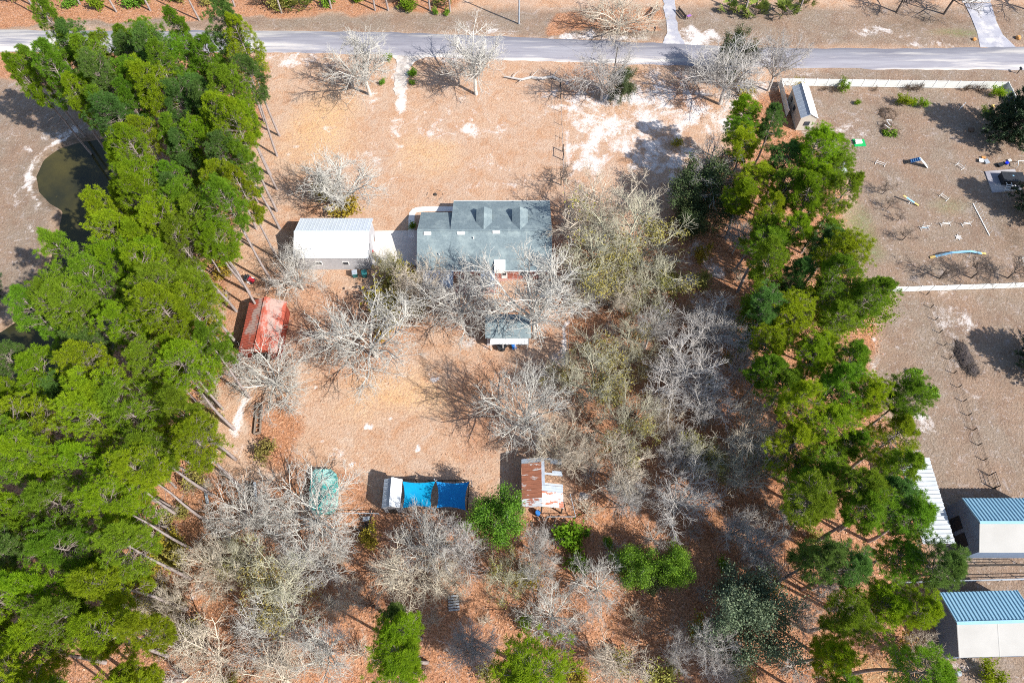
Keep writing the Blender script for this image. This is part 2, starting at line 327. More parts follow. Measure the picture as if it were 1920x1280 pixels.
quads = np.stack([idx[:-1, :-1], idx[:-1, 1:], idx[1:, 1:], idx[1:, :-1]], -1).reshape(-1, 4)

gm = bpy.data.materials.new('ground_cover'); gm.use_nodes = True
t = gm.node_tree; N = t.nodes; L = t.links.new; bs = N['Principled BSDF']; bs.inputs['Roughness'].default_value = 0.95; bs.inputs['Specular IOR Level'].default_value = 0.05
tc = N.new('ShaderNodeTexCoord')
def gnoise(s, d=5, rough=0.6, dist=0.0):
    n = N.new('ShaderNodeTexNoise'); n.inputs['Scale'].default_value = s; n.inputs['Detail'].default_value = d; n.inputs['Roughness'].default_value = rough; n.inputs['Distortion'].default_value = dist
    L(tc.outputs['Object'], n.inputs['Vector']); return n.outputs['Fac']
def mr(f, a, b, c=0.0, d=1.0):
    r = N.new('ShaderNodeMapRange'); r.inputs['From Min'].default_value = a; r.inputs['From Max'].default_value = b; r.inputs['To Min'].default_value = c; r.inputs['To Max'].default_value = d
    L(f, r.inputs['Value']); return r.outputs[0]
def ma(op, a, b):
    m = N.new('ShaderNodeMath'); m.operation = op
    for i, v in enumerate((a, b)):
        if hasattr(v, 'links'): L(v, m.inputs[i])
        else: m.inputs[i].default_value = v
    return m.outputs[0]
def mx(f, a, b):
    x = N.new('ShaderNodeMix'); x.data_type = 'RGBA'
    if hasattr(f, 'links'): L(f, x.inputs['Factor'])
    else: x.inputs['Factor'].default_value = f
    for v, i in ((a, 6), (b, 7)):
        if hasattr(v, 'links'): L(v, x.inputs[i])
        else: x.inputs[i].default_value = (*v, 1)
    return x.outputs[2]
at = {}
for nm in ('mask_a', 'mask_b'):
    a = N.new('ShaderNodeAttribute'); a.attribute_name = nm; s = N.new('ShaderNodeSeparateColor'); L(a.outputs['Color'], s.inputs[0]); at[nm] = s.outputs
aS, aL, aF = at['mask_a'][0], at['mask_a'][1], at['mask_a'][2]
aG, aM, aW = at['mask_b'][0], at['mask_b'][1], at['mask_b'][2]
n_big = gnoise(0.12, 4); n_mid = gnoise(0.7, 5); n_fine = gnoise(2.6, 4, 0.7); n_leaf = gnoise(3.6, 3, 0.75, 0.6); n_speck = gnoise(1.5, 6, 0.75, 0.3); n_sand = gnoise(1.1, 8, 0.85, 0.5); n_clu = gnoise(0.28, 5, 0.6, 0.4); n_pat = gnoise(0.33, 7, 0.68, 0.8)
lawn = mx(mr(n_fine, 0.3, 0.7), (0.37, 0.22, 0.14), (0.51, 0.355, 0.25))
lawn = mx(mr(n_big, 0.35, 0.65), lawn, mx(mr(n_fine, 0.3, 0.7), (0.40, 0.265, 0.19), (0.47, 0.36, 0.28)))
lawn = mx(mr(n_mid, 0.5, 0.75, 0, 0.6), lawn, (0.36, 0.21, 0.135))
lawn = mx(mr(n_speck, 0.58, 0.70, 0, 0.55), lawn, (0.55, 0.46, 0.40))
lawn = mx(mr(n_leaf, 0.60, 0.72, 0, 0.5), lawn, (0.26, 0.14, 0.085))
lawn = mx(mr(n_pat, 0.48, 0.66, 0, 0.75), lawn, mx(mr(n_fine, 0.3, 0.7), (0.33, 0.165, 0.085), (0.45, 0.26, 0.155)))
lawn = mx(mr(n_pat, 0.30, 0.42, 0.6, 0), lawn, mx(mr(n_fine, 0.3, 0.7), (0.44, 0.34, 0.27), (0.56, 0.46, 0.385)))
lawn = mx(ma('MULTIPLY', aW, mr(n_fine, 0.35, 0.6)), lawn, (0.58, 0.37, 0.19))
lit = mx(mr(n_leaf, 0.34, 0.62), (0.19, 0.09, 0.05), (0.50, 0.265, 0.155))
lit = mx(mr(n_big, 0.4, 0.7, 0, 0.7), lit, mx(mr(n_leaf, 0.4, 0.65), (0.22, 0.095, 0.045), (0.52, 0.25, 0.125)))
lit = mx(mr(n_pat, 0.50, 0.68, 0, 0.75), lit, mx(mr(n_leaf, 0.36, 0.6), (0.14, 0.055, 0.03), (0.36, 0.15, 0.075)))
lit = mx(mr(n_speck, 0.54, 0.70, 0, 0.65), lit, (0.46, 0.37, 0.33))
fld = mx(mr(n_fine, 0.3, 0.7), (0.19, 0.142, 0.105), (0.285, 0.228, 0.182))
fld = mx(mr(n_big, 0.42, 0.68, 0, 0.8), fld, mx(mr(n_fine, 0.3, 0.7), (0.235, 0.145, 0.10), (0.30, 0.205, 0.145)))
fld = mx(mr(n_pat, 0.50, 0.66, 0, 0.7), fld, (0.19, 0.125, 0.09))
fld = mx(mr(n_pat, 0.32, 0.42, 0.6, 0), fld, (0.34, 0.29, 0.27))
fld = mx(mr(n_speck, 0.56, 0.70, 0, 0.75), fld, (0.46, 0.42, 0.42))
c = mx(aF, lawn, fld)
c = mx(mr(ma('ADD', aL, ma('MULTIPLY', ma('SUBTRACT', n_speck, 0.5), 0.9)), 0.3, 0.62), c, lit)
sandc = mx(mr(n_fine, 0.3, 0.7), (0.62, 0.57, 0.55), (0.72, 0.68, 0.67))
c = mx(mr(ma('ADD', aS, ma('ADD', ma('MULTIPLY', ma('SUBTRACT', n_sand, 0.5), 1.5), ma('MULTIPLY', ma('SUBTRACT', n_clu, 0.5), 1.8))), 0.44, 0.80, 0, 0.92), c, sandc)
c = mx(ma('MULTIPLY', aG, mr(n_speck, 0.35, 0.6)), c, (0.12, 0.20, 0.03))
c = mx(ma('MULTIPLY', aM, mr(n_mid, 0.3, 0.6)), c, (0.10, 0.075, 0.05))
L(c, bs.inputs['Base Color'])
bn = N.new('ShaderNodeBump'); bn.inputs['Strength'].default_value = 0.7; bn.inputs['Distance'].default_value = 0.25
L(ma('ADD', n_leaf, n_fine), bn.inputs['Height']); L(bn.outputs[0], bs.inputs['Normal'])
gme = mesh_np('ground', np.stack([X, Y, Z], -1).reshape(-1, 3), [quads], gm, smooth=True)
for nm, ch in (('mask_a', (sand, litter, field)), ('mask_b', (green, mud, warm))):
    ca = gme.color_attributes.new(nm, 'FLOAT_COLOR', 'POINT')
    ca.data.foreach_set('color', np.clip(np.stack([*ch, np.ones_like(X)], -1), 0, 1).astype(np.float32).ravel())
link('ground', gme, kind='structure')

def sheet(name, pts, m, z=0.02, kind='structure', **k):
    """flat sheet with a small thickness; pts in metres"""
    mb = MB(); P = [(p[0], p[1], z) for p in pts]
    area = sum(P[i][0]*P[(i+1) % len(P)][1]-P[(i+1) % len(P)][0]*P[i][1] for i in range(len(P)))
    if area < 0: P = P[::-1]
    mb.slab(P, 0.25); return mb.build(name, m, kind=kind, **k)
def wobbly(pts, step=1.0, amp=0.35, seed=0):
    r = random.Random(seed); out = []
    for i in range(len(pts)):
        a = pts[i]; b = pts[(i+1) % len(pts)]; n = max(1, int(math.dist(a, b)/step))
        for k in range(n):
            f = k/n; out.append((a[0]+(b[0]-a[0])*f+r.uniform(-amp, amp), a[1]+(b[1]-a[1])*f+r.uniform(-amp, amp)))
    return out

# road: a strip of worn pale asphalt, crowned by a few centimetres, with ragged sandy edges
ROAD = mat('worn_pale_asphalt', (0.30, 0.295, 0.325), (0.17, 0.165, 0.20), 0.45, rough=0.9, stretch=(0.12, 1.4, 1), c3=(0.48, 0.45, 0.425), s3=0.2, t3=(0.50, 0.60), bump=0.15, bscale=8, detail=8, lo=0.3, hi=0.72)
rn = [(-1400, 58), (-500, 57), (0, 57), (300, 58), (480, 58), (700, 60), (960, 69), (1250, 82), (1440, 90), (1700, 92), (1920, 88), (2400, 84), (3400, 78)]
rs = [(-1400, 100), (-500, 98), (0, 98), (300, 98), (480, 98), (700, 102), (960, 113), (1250, 122), (1440, 126), (1700, 130), (1920, 131), (2400, 128), (3400, 122)]
def dense(pts, n=12):
    g = [G(*p) for p in pts]; out = []
    for a, b in zip(g[:-1], g[1:]):
        for k in range(n): out.append((a[0]+(b[0]-a[0])*k/n, a[1]+(b[1]-a[1])*k/n))
    return out+[g[-1]]
dn, ds = dense(rn), dense(rs); V = []; F = []
rr = random.Random(3)
for i, (a, b) in enumerate(zip(ds, dn)):
    j0, j1 = rr.uniform(-0.22, 0.22), rr.uniform(-0.22, 0.22)
    V += [(a[0], a[1]-0.1+j0, -0.12), (a[0], a[1]+j0, 0.015), (a[0], (a[1]+b[1])/2, 0.07), (b[0], b[1]+j1, 0.015), (b[0], b[1]+0.1+j1, -0.12)]
for i in range(len(dn)-1):
    for k in range(4): F.append((i*5+k, (i+1)*5+k, (i+1)*5+k+1, i*5+k+1))
link('road', mesh_np('road', np.array(V), [np.array(F)], ROAD), kind='structure')
SANDM = mat('pale_sand_track', (0.56, 0.52, 0.49), (0.42, 0.37, 0.33), 0.8, bump=0.4, bscale=4, c3=(0.30, 0.26, 0.235), s3=0.45, t3=(0.50, 0.66))
GRAVEL = mat('blue_grey_gravel', (0.36, 0.36, 0.40), (0.28, 0.28, 0.33), 0.6, c3=(0.50, 0.48, 0.47), s3=0.25, t3=(0.5, 0.65), bump=0.4, bscale=6)
sheet('driveway', wobbly([G(*p) for p in [(734, 103), (800, 105), (778, 116), (768, 130), (762, 150), (757, 172), (745, 178), (738, 172), (740, 150), (743, 128), (742, 114)]], 0.7, 0.38, 1), SANDM, 0.012)
sheet('gravel_drive', wobbly([G(*p) for p in [(1241, -60), (1265, -60), (1266, 30), (1272, 60), (1284, 84), (1240, 82), (1252, 60), (1246, 30)]], 1.0, 0.25, 2), GRAVEL, 0.012)
sheet('gravel_drive', [G(*p) for p in [(1808, 6), (1858, 6), (1868, 40), (1880, 65), (1905, 89), (1838, 89), (1832, 60), (1820, 30)]], GRAVEL, 0.014)
sheet('concrete_apron', [G(*p) for p in [(1803, -8), (1858, -8), (1857, 5), (1805, 5)]], CONCRETE, 0.02)
sheet('concrete_slab', [G(*p) for p in [(703, 433), (784, 432), (784, 498), (690, 498), (690, 453), (703, 453)]], CONCRETE, 0.03)
# curved white walk round the house corner
WALK = mat('white_walk', (0.70, 0.68, 0.66), (0.64, 0.62, 0.6), 1)
pth = [G(771.5, 446), G(771.5, 432), G(771.5, 408), G(773, 400), G(777, 395), G(783, 393), G(800, 392), G(852, 392)]
mbw = MB()
for i, p in enumerate(pth[:-1]):
    q = pth[i+1]
    def nrm(i):
        a = pth[max(i-1, 0)]; b = pth[min(i+1, len(pth)-1)]; d = Vector((b[0]-a[0], b[1]-a[1])).normalized(); return Vector((-d.y, d.x))*0.55
    n0, n1 = nrm(i), nrm(i+1)
    mbw.hexa([(p[0]+n0.x, p[1]+n0.y, -0.2), (p[0]-n0.x, p[1]-n0.y, -0.2), (q[0]-n1.x, q[1]-n1.y, -0.2), (q[0]+n1.x, q[1]+n1.y, -0.2),
              (p[0]+n0.x, p[1]+n0.y, 0.05), (p[0]-n0.x, p[1]-n0.y, 0.05), (q[0]-n1.x, q[1]-n1.y, 0.05), (q[0]+n1.x, q[1]+n1.y, 0.05)])
mbw.build('path', WALK, kind='structure')
# pond water, 0.3 m below the bank
WATER = mat('pond_water', (0.016, 0.019, 0.014), (0.062, 0.054, 0.018), 0.06, rough=0.06, spec=0.22, c3=(0.10, 0.085, 0.03), s3=0.9, t3=(.66, .74), bump=0.02, bscale=1.2)
link('pond_water', mesh_np('pond_water', np.array([(-210, 30, -0.42), (-58, 30, -0.42), (-58, 110, -0.42), (-210, 110, -0.42)]), [np.array([[0, 1, 2, 3]])], WATER), kind='structure')
# ------------------------------------------------------------------ buildings
# ---- main house
hx0, hx1 = GX(782, 432, 5.9), GX(1035, 432, 5.9); hs = GX(850.5, 377, 2.9)
eS, eL, eM, rid = 3.1, 3.1, 2.9, 5.9
yS, yR, yL, yM = GY(800, 507, eS), GY(800, 432, rid), GY(800, 398, eL), GY(900, 376.5, eM)
cx, cy = (hx0+hx1)/2, (yS+yL)/2
house = thing('house', 'long house with grey shingle roof, two dormers and red brick walls', 'house', (cx, cy, 0))
def S(name, m, mb, par=house): # build in world coords then shift under an Empty
    o = link(name, mb.mesh(name, m), par); return o
def shift(o, par):
    for v in o.data.vertices: v.co -= Vector(par.location)
def fin(root):
    """parts were modelled in world coordinates: move them under their root"""
    def rec(o):
        for ch in o.children:
            if ch.data and not ch.get('_done'):
                n = len(ch.data.vertices); a = np.empty(n*3, np.float32); ch.data.vertices.foreach_get('co', a)
                a = a.reshape(-1, 3)-np.array(root.location, np.float32); ch.data.vertices.foreach_set('co', a.ravel()); ch.data.update(); ch['_done'] = 1
            rec(ch)
    rec(root)
    for o in root.children_recursive:
        if '_done' in o: del o['_done']
ov = 0.45
mb = MB()
wx0, wx1, wyS, wyL, wyM = hx0+ov, hx1-ov, yS+ov, yL-ov, yM-1.9
slS = (rid-eS)/(yR-yS); slL = (rid-eL)/(yL-yR); slM = (rid-eM)/(yM-yR)
zS = eS+slS*ov-0.12; zL = eL+slL*ov-0.12; zR = rid-0.14; zM = rid-0.14-slM*(wyM-yR)
P2 = [(wyS, 0), (wyL, 0), (wyL, zL), (yR, zR), (wyS, zS)]
mb.add([(wx0, y, z) for y, z in P2]+[(hs, y, z) for y, z in P2],
       [(0, 1, 2, 3, 4)[::-1], (5, 6, 7, 8, 9), (0, 4, 9, 5)[::-1], (1, 6, 7, 2)[::-1]])
P3 = [(wyS, 0), (wyM, 0), (wyM, zM), (yR, zR), (wyS, zS)]
mb.add([(hs+0.02, y, z) for y, z in P3]+[(wx1, y, z) for y, z in P3],
       [(0, 1, 2, 3, 4)[::-1], (5, 6, 7, 8, 9), (0, 4, 9, 5)[::-1], (1, 6, 7, 2)[::-1]])
wall = S('wall', BRICK, mb)
def plane(a, b, c, d, t=0.14):
    mb = MB(); mb.slab([a, b, c, d], t); return mb
mb = plane((hx0, yS, eS), (hx1, yS, eS), (hx1, yR, rid), (hx0, yR, rid)); roofS = S('roof', SHINGLE, mb)
mb = plane((hx0, yR+0.004, rid), (hs, yR+0.004, rid), (hs, yL, eL), (hx0, yL, eL)); roofL = S('roof', SHINGLE, mb)
mb = plane((hs+0.01, yR+0.004, rid+0.01), (hx1, yR+0.004, rid+0.01), (hx1, yM, eM), (hs+0.01, yM, eM)); roofM = S('roof', SHINGLE, mb)
mb = MB(); mb.bar((hx0, yR, rid+0.03), (hx1, yR, rid+0.03), 0.35, 0.07); S('ridge_cap', SHINGLE, mb, roofM)
# gutters / fascia
mb = MB(); mb.box(hx0, hx1, yS-0.14, yS-0.005, eS-0.2, eS-0.02); S('gutter', WHITE, mb, roofS)
mb = MB(); mb.box(hs+0.01, hx1, yM+0.005, yM+0.1, eM-0.2, eM-0.02); S('gutter', WHITE, mb, roofM)
# wall between the two north slopes
mb = MB(); mb.add([(hs, yR+0.2, rid-0.2), (hs, yL, rid-slM*(yL-yR)-0.05), (hs, yL, eL), (hs+0.1, yR+0.2, rid-0.2), (hs+0.1, yL, rid-slM*(yL-yR)-0.05), (hs+0.1, yL, eL)], [(0, 1, 2), (3, 5, 4), (1, 4, 5, 2)])
S('step_flashing', SHINGLE, mb, roofM)
# porch posts on the north side
for k in range(6):
    xx = hs+0.5+k*(hx1-hs-1.0)/5; mb = MB(); mb.box(xx-0.08, xx+0.08, yM-0.5, yM-0.34, 0, rid-slM*(yM-0.42-yR)-0.1); S('porch_post', WHITE, mb)
mb = MB(); mb.box(hs+0.1, hx1-0.1, wyM, yM-0.2, -0.1, 0.15); S('porch_floor', CONCRETE, mb)
# dormers
for pxr, pxl, pxe in ((907.5, 898.5, 920), (975, 961.5, 990)):
    xr = GX(pxr, 400, 5.7); hw = 1.15; yf = GY(pxr, 387.5, 5.86); zr = 5.86; ze = zr-0.6
    zroof = lambda y: rid-slM*(y-yR)
    d = MB(); yb = yR+0.25
    d.add([(xr-hw, yf-0.3, zroof(yf-0.3)), (xr+hw, yf-0.3, zroof(yf-0.3)), (xr+hw, yf-0.3, ze+0.02), (xr, yf-0.3, zr-0.06), (xr-hw, yf-0.3, ze+0.02),
           (xr-hw, yR+2.3, zroof(yR+2.3)-0.1), (xr+hw, yR+2.3, zroof(yR+2.3)-0.1), (xr+hw, yR+2.3, ze+0.02), (xr, yR+2.3, zr-0.06), (xr-hw, yR+2.3, ze+0.02)],
          [(0, 4, 3, 2, 1), (1, 2, 7, 6), (0, 5, 9, 4)])
    dm = S('dormer', SIDING, d)
    for sx in (-1, 1):
        yv = yR+(rid-ze)/slM   # where the dormer eave meets the main roof
        yt = yR+(rid-zr)/slM
        e = hw+0.22
        q = [(xr, yt, zr), (xr, yf, zr), (xr+sx*e, yf, ze-0.1), (xr+sx*e, yv+0.2, ze-0.1)]
        if sx > 0: q = q[::-1]
        rf = MB(); nn = len(q)
        a = sum(q[i][0]*q[(i+1) % nn][1]-q[(i+1) % nn][0]*q[i][1] for i in range(nn))
        rf.slab(q if a > 0 else q[::-1], 0.1); S('roof', SHINGLE, rf, dm)
    wdw = MB(); wdw.box(xr-0.45, xr+0.45, yf-0.32, yf-0.26, ze-0.75, ze+0.05); S('window', GLASS, wdw, dm)
# off-ridge vents
for px, py in ((801.5, 437.5), (864.5, 437), (930.5, 435.5)):
    x, y = G(px, py, 5.75); zz = eS+slS*(y-yS); v = MB()
    v.hexa([(x-0.62, y-0.24, zz-0.12), (x+0.62, y-0.24, zz-0.12), (x+0.62, y+0.24, zz+0.04), (x-0.62, y+0.24, zz+0.04), (x-0.62, y-0.22, zz+0.12), (x+0.62, y-0.22, zz+0.12), (x+0.62, y+0.2, zz+0.22), (x-0.62, y+0.2, zz+0.22)])
    S('roof_vent', WHITE, v)
for px, py in ((888, 447), (822, 470)):
    x, y = G(px, py, 5.4); zz = eS+slS*(y-yS); v = MB(); v.tube([(x, y, zz-0.1), (x, y, zz+0.45)], 0.09, 8); S('vent_pipe', WHITE, v)
# white box on the south slope
x, y = G(937, 498, 3.6); zz = eS+slS*(y-yS); v = MB()
v.box(x-0.95, x+0.95, y-1.05, y+1.05, zz-0.55, zz+0.5); S('chimney_chase', WHITE, v)
# lean-to roofs on the south side
for a, b, n in ((793, 850, 8), (901, 928, 4)):
    xa, xb = GX(a, 520, 2.7), GX(b, 520, 2.7); y1 = yS-0.16; y0 = GY(820, 541 if a < 850 else 538, 2.5)
    lt = ribbed('lean_to_roof', GALV, house, (xa, y0, 2.45), (xb, y0, 2.45), (xb, y1, eS-0.16), (xa, y1, eS-0.16), rib=0.42, rh=0.11, rw=0.2)
    for xx in (xa+0.15, xb-0.15):
        p = MB(); p.box(xx-0.07, xx+0.07, y0+0.1, y0+0.24, 0, 2.4); S('lean_to_post', WHITE, p)
# south windows and doors
for k, xx in enumerate(np.linspace(hx0+2.2, hx1-1.8, 7)):
    v = MB()
    if k in (2, 4):
        v.box(xx-0.5, xx+0.5, wyS-0.05, wyS+0.02, 0.1, 2.2); dd = S('door', WHITE, v); g = MB(); g.box(xx-0.32, xx+0.32, wyS-0.08, wyS-0.04, 1.1, 2.0); S('window', GLASS, g, dd)
    else:
        v.box(xx-0.62, xx+0.62, wyS-0.05, wyS+0.02, 0.95, 2.35); dd = S('window_frame', WHITE, v); g = MB(); g.box(xx-0.52, xx+0.52, wyS-0.08, wyS-0.04, 1.05, 2.25); S('window', GLASS, g, dd)
fin(house)
sheet('patio', [G(*p) for p in [(800, 536), (852, 536), (935, 508), (1000, 508), (1000, 520), (935, 528), (930, 548), (862, 552), (796, 550)]], PAVER, 0.03)

def gable_house(name, label, cat, x0, x1, y0, y1, eave, ridge, axis, wallm, r1, r2, ov=0.3, rib=0.35, rh=0.05, rw=0.12, mid=None, flat=False):
    """mid: ridge position; r1 = roof on the low-coordinate side, r2 on the high side"""
    t = thing(name, label, cat, ((x0+x1)/2, (y0+y1)/2, 0))
    mid = mid if mid is not None else ((y0+y1)/2 if axis == 'x' else (x0+x1)/2)
    g = gable_walls(x0+ov, x1-ov, y0+ov, y1-ov, eave-0.02, ridge-0.12, axis); link('wall', g.mesh('wall', wallm), t)
    if axis == 'x':
        ra = ribbed('roof', r1, t, (x0, y0, eave), (x1, y0, eave), (x1, mid, ridge), (x0, mid, ridge), rib if not flat else 99, rh if not flat else 0.02, rw)
        rb = ribbed('roof', r2, t, (x1, y1, eave), (x0, y1, eave), (x0, mid+0.01, ridge), (x1, mid+0.01, ridge), rib, rh, rw)
        c = MB(); c.bar((x0, mid, ridge+0.05), (x1, mid, ridge+0.05), 0.4, 0.06); link('ridge_cap', c.mesh('ridge_cap', r2), rb)
    else:
        ra = ribbed('roof', r1, t, (x0, y1, eave), (x0, y0, eave), (mid, y0, ridge), (mid, y1, ridge), rib, rh, rw)
        rb = ribbed('roof', r2, t, (x1, y0, eave), (x1, y1, eave), (mid+0.01, y1, ridge), (mid+0.01, y0, ridge), rib, rh, rw)
        c = MB(); c.bar((mid, y0, ridge+0.05), (mid, y1, ridge+0.05), 0.4, 0.06); link('ridge_cap', c.mesh('ridge_cap', r2), ra)
    return t
# ---- workshop
x0, x1 = GX(549, 484, 3.8), GX(690.5, 484, 3.8); y0, y1 = GY(600, 484.5, 3.8), GY(600, 409, 3.8)
shop = gable_house('workshop', 'long metal workshop with white south roof slope beside concrete slab', 'workshop', x0, x1, y0, y1, 3.8, 5.5, 'x', GREY_WALL, WHITE_ROOF, PALEGALV, rib=0.6, rh=0.03)
ys_ = y0+0.3; xe = x1-0.3; ym = (y0+y1)/2
for px in (598, 648):
    xx = GX(px, 496, 2.0); v = MB(); v.box(xx-0.55, xx+0.55, ys_-0.06, ys_+0.01, 1.5, 2.5); f = S('window_frame', WHITE, v, shop); g = MB(); g.box(xx-0.45, xx+0.45, ys_-0.09, ys_-0.05, 1.6, 2.4); S('window', GLASS, g, f)
v = MB(); v.box(xe-0.01, xe+0.05, ym-3.6, ym-0.6, 0, 3.0); f = S('garage_door', DARK, v, shop)
for k in range(4):
    g = MB(); g.box(xe+0.04, xe+0.08, ym-3.5, ym-0.7, 0.06+k*0.74, 0.74+k*0.74); S('panel', GREY_WALL, g, f)
v = MB(); v.box(xe-0.01, xe+0.05, ym+1.0, ym+2.0, 0, 2.1); S('door', WHITE, v, shop)
fin(shop)
# ---- red shed
x0, x1 = GX(458, 610, 3.1), GX(530, 610, 3.1); y0, y1 = GY(490, 661, 3.1), GY(490, 565, 3.1)
red = gable_house('red_shed', 'red metal shed with faded patches on its roof', 'shed', x0, x1, y0, y1, 3.1, 4.5, 'y', REDWALL, REDROOF, REDROOF, rib=0.5, rh=0.06, rw=0.16)
v = MB(); v.box((x0+x1)/2-1.3, (x0+x1)/2+1.3, y0+0.24, y0+0.31, 0, 2.6); S('door', DARKWOOD, v, red)
fin(red)
# ---- small grey shed
x0, x1 = GX(910, 610, 3.3), GX(995, 610, 3.3); y1 = GY(950, 589.5, 3.2); y0 = GY(950, 633.5, 3.0); yr = GY(950, 605, 4.3)
sh = thing('garden_shed', 'small grey roofed shed with white lean-to behind the house', 'shed', ((x0+x1)/2, (y0+y1)/2, 0))
mb = gable_walls(x0+0.25, x1-0.25, y0+0.25, y1-0.25, 2.9, 3.0, 'x'); S('wall', GREY_WALL, mb, sh)
mb = plane((x0, y0, 3.0), (x1, y0, 3.0), (x1, yr, 4.2), (x0, yr, 4.2), 0.1); S('roof', SHINGLE, mb, sh)
mb = plane((x0, yr+0.004, 4.2), (x1, yr+0.004, 4.2), (x1, y1, 3.3), (x0, y1, 3.3), 0.1); S('roof', SHINGLE, mb, sh)
for xx in (x0+0.27, x1-0.27):
    g = MB(); g.add([(xx-0.02, y0+0.25, 2.9), (xx-0.02, y1-0.25, 2.9), (xx-0.02, y1-0.25, 3.3), (xx-0.02, yr, 4.08), (xx-0.02, y0+0.25, 3.0), (xx+0.02, y0+0.25, 2.9), (xx+0.02, y1-0.25, 2.9), (xx+0.02, y1-0.25, 3.3), (xx+0.02, yr, 4.08), (xx+0.02, y0+0.25, 3.0)],
                    [(0, 1, 2, 3, 4), (9, 8, 7, 6, 5)]); S('gable', GREY_WALL, g, sh)
lx0, lx1 = GX(919, 640, 2.6), GX(990, 640, 2.6); ly0 = GY(950, 644.5, 2.4)
ribbed('lean_to_roof', WHITE_ROOF, sh, (lx0, ly0, 2.35), (lx1, ly0, 2.35), (lx1, y0+0.3, 2.75), (lx0, y0+0.3, 2.75), 0.5, 0.06, 0.14)
for xx in np.linspace(lx0+0.1, lx1-0.1, 4):
    g = MB(); g.box(xx-0.06, xx+0.06, ly0+0.05, ly0+0.17, 0, 2.33); S('lean_to_post', WHITE, g, sh)
fin(sh)
# ---- shed beside the sails
x0, x1 = GX(718, 925, 3.1), GX(752.5, 925, 3.1); y0, y1 = GY(735, 952, 3.1), GY(735, 898, 3.1); mid = GX(734, 925, 4.0)
ms = gable_house('metal_shed', 'small shed with half grey half white metal roof beside the sails', 'shed', x0, x1, y0, y1, 3.1, 4.0, 'y', GREY_WALL, GALV, WHITE_ROOF, ov=0.12, rib=0.6, mid=mid)
v = MB(); v.box((x0+x1)/2-0.6, (x0+x1)/2+0.6, y0+0.05, y0+0.13, 0, 2.1); S('door', DARKWOOD, v, ms); fin(ms)
# ---- shade sails
def sail(label, m, corners, sag, poles=()):
    c = [Vector(GV(px, py, h)) for px, py, h in corners]; n = 14; V = []; ctr = sum(c, Vector())/4
    for i in range(n+1):
        for j in range(n+1):
            u, v = i/n, j/n
            p = (c[0]*(1-u)+c[1]*u)*(1-v)+(c[3]*(1-u)+c[2]*u)*v
            pull = max(4*u*(1-u)*(1-2*min(v, 1-v))**2, 4*v*(1-v)*(1-2*min(u, 1-u))**2)
            p = p+(ctr-p)*0.13*pull; p.z -= sag*16*u*(1-u)*v*(1-v)*0.4
            V.append(p-ctr)
    F = [(i*(n+1)+j, (i+1)*(n+1)+j, (i+1)*(n+1)+j+1, i*(n+1)+j+1) for i in range(n) for j in range(n)]
    t = thing('shade_sail', label, 'shade sail', ctr, group='blue shade sails')
    nV = len(V); V2 = [v+Vector((0, 0, -0.02)) for v in V]
    link('fabric', mesh_np('fabric', np.array([*V, *V2]), [np.array(F), np.array([[q+nV for q in f][::-1] for f in F])], m, smooth=True), t)
    for k in range(4):
        g = MB(); q = c[k]-ctr; g.tube([q, q+q.normalized()*0.35+Vector((0, 0, 0.05))], 0.03, 5); link('corner_cord', g.mesh('corner_cord', STEEL), t)
    return c
c1 = sail('turquoise blue shade sail next to the small metal shed', SAIL1, [(755, 952, 3.0), (808, 951, 3.3), (816, 902, 3.3), (755, 902, 3.0)], 0.5)
c2 = sail('darker blue shade sail beside the bright green tree', SAIL2, [(819, 951, 3.3), (873, 956, 3.0), (879.5, 903, 3.0), (818, 902, 3.3)], 0.5)
for lab, p in (('steel post at the front corner between the two sails', c2[3]+Vector((-0.3, 0.3, 0))), ('steel post at the outer front corner of the darker sail', c2[2]+Vector((0.3, 0.2, 0))),
               ('steel post at the outer rear corner of the darker sail', c2[1]+Vector((0.2, -0.2, 0))), ('steel post at the rear corner between the two sails', (c1[1]+c2[0])/2+Vector((0, -0.2, 0)))):
    g = MB(); g.tube([(0, 0, 0), (0, 0, p.z+0.15)], 0.07, 8); o = g.build('sail_post', STEEL, label=lab, cat='post', group='posts of the shade sails'); o.location = (p.x, p.y, 0)
# dark pen rail along the sails
def pipe_rail(name, label, pts, h, m, rails=(1.0,), step=3.0, group=None, rr=0.05, cat='fence', pr=0.06):
    t = thing(name, label, cat, (pts[0][0], pts[0][1], 0), group=group); o = Vector((pts[0][0], pts[0][1], 0))
    for a, b in zip(pts[:-1], pts[1:]):
        a3, b3 = Vector((a[0], a[1], 0))-o, Vector((b[0], b[1], 0))-o; n = max(1, round((b3-a3).length/step))
        for k in range(n+1):
            p = a3.lerp(b3, k/n); g = MB(); g.tube([p, p+Vector((0, 0, h))], pr, 6); link('post', g.mesh('post', m), t)
        for r_ in rails:
            g = MB(); g.tube([a3+Vector((0, 0, h*r_-0.02)), b3+Vector((0, 0, h*r_-0.02))], rr, 6); link('rail', g.mesh('rail', m), t)
    return t
pipe_rail('pen_fence', 'dark low pen rail in front of the blue sails', [G(756, 903), G(880, 905), G(877, 956)], 1.3, DARKWOOD, (1.0, 0.55), 2.2)
# ---- rusty barn with open corner
x0, x1, xm = GX(978, 905, 3.2), GX(1055, 905, 3.2), GX(1015.5, 905, 4.2); y0, y1 = GY(1015, 952.5, 3.2), GY(1015, 860.5, 3.2)
rb = thing('rusty_barn', 'open barn with rusty and white sheet roof, one bay roofless', 'barn', ((x0+x1)/2, (y0+y1)/2, 0))
yq = y0+(y1-y0)*0.43; ya = y1-(y1-y0)*0.10
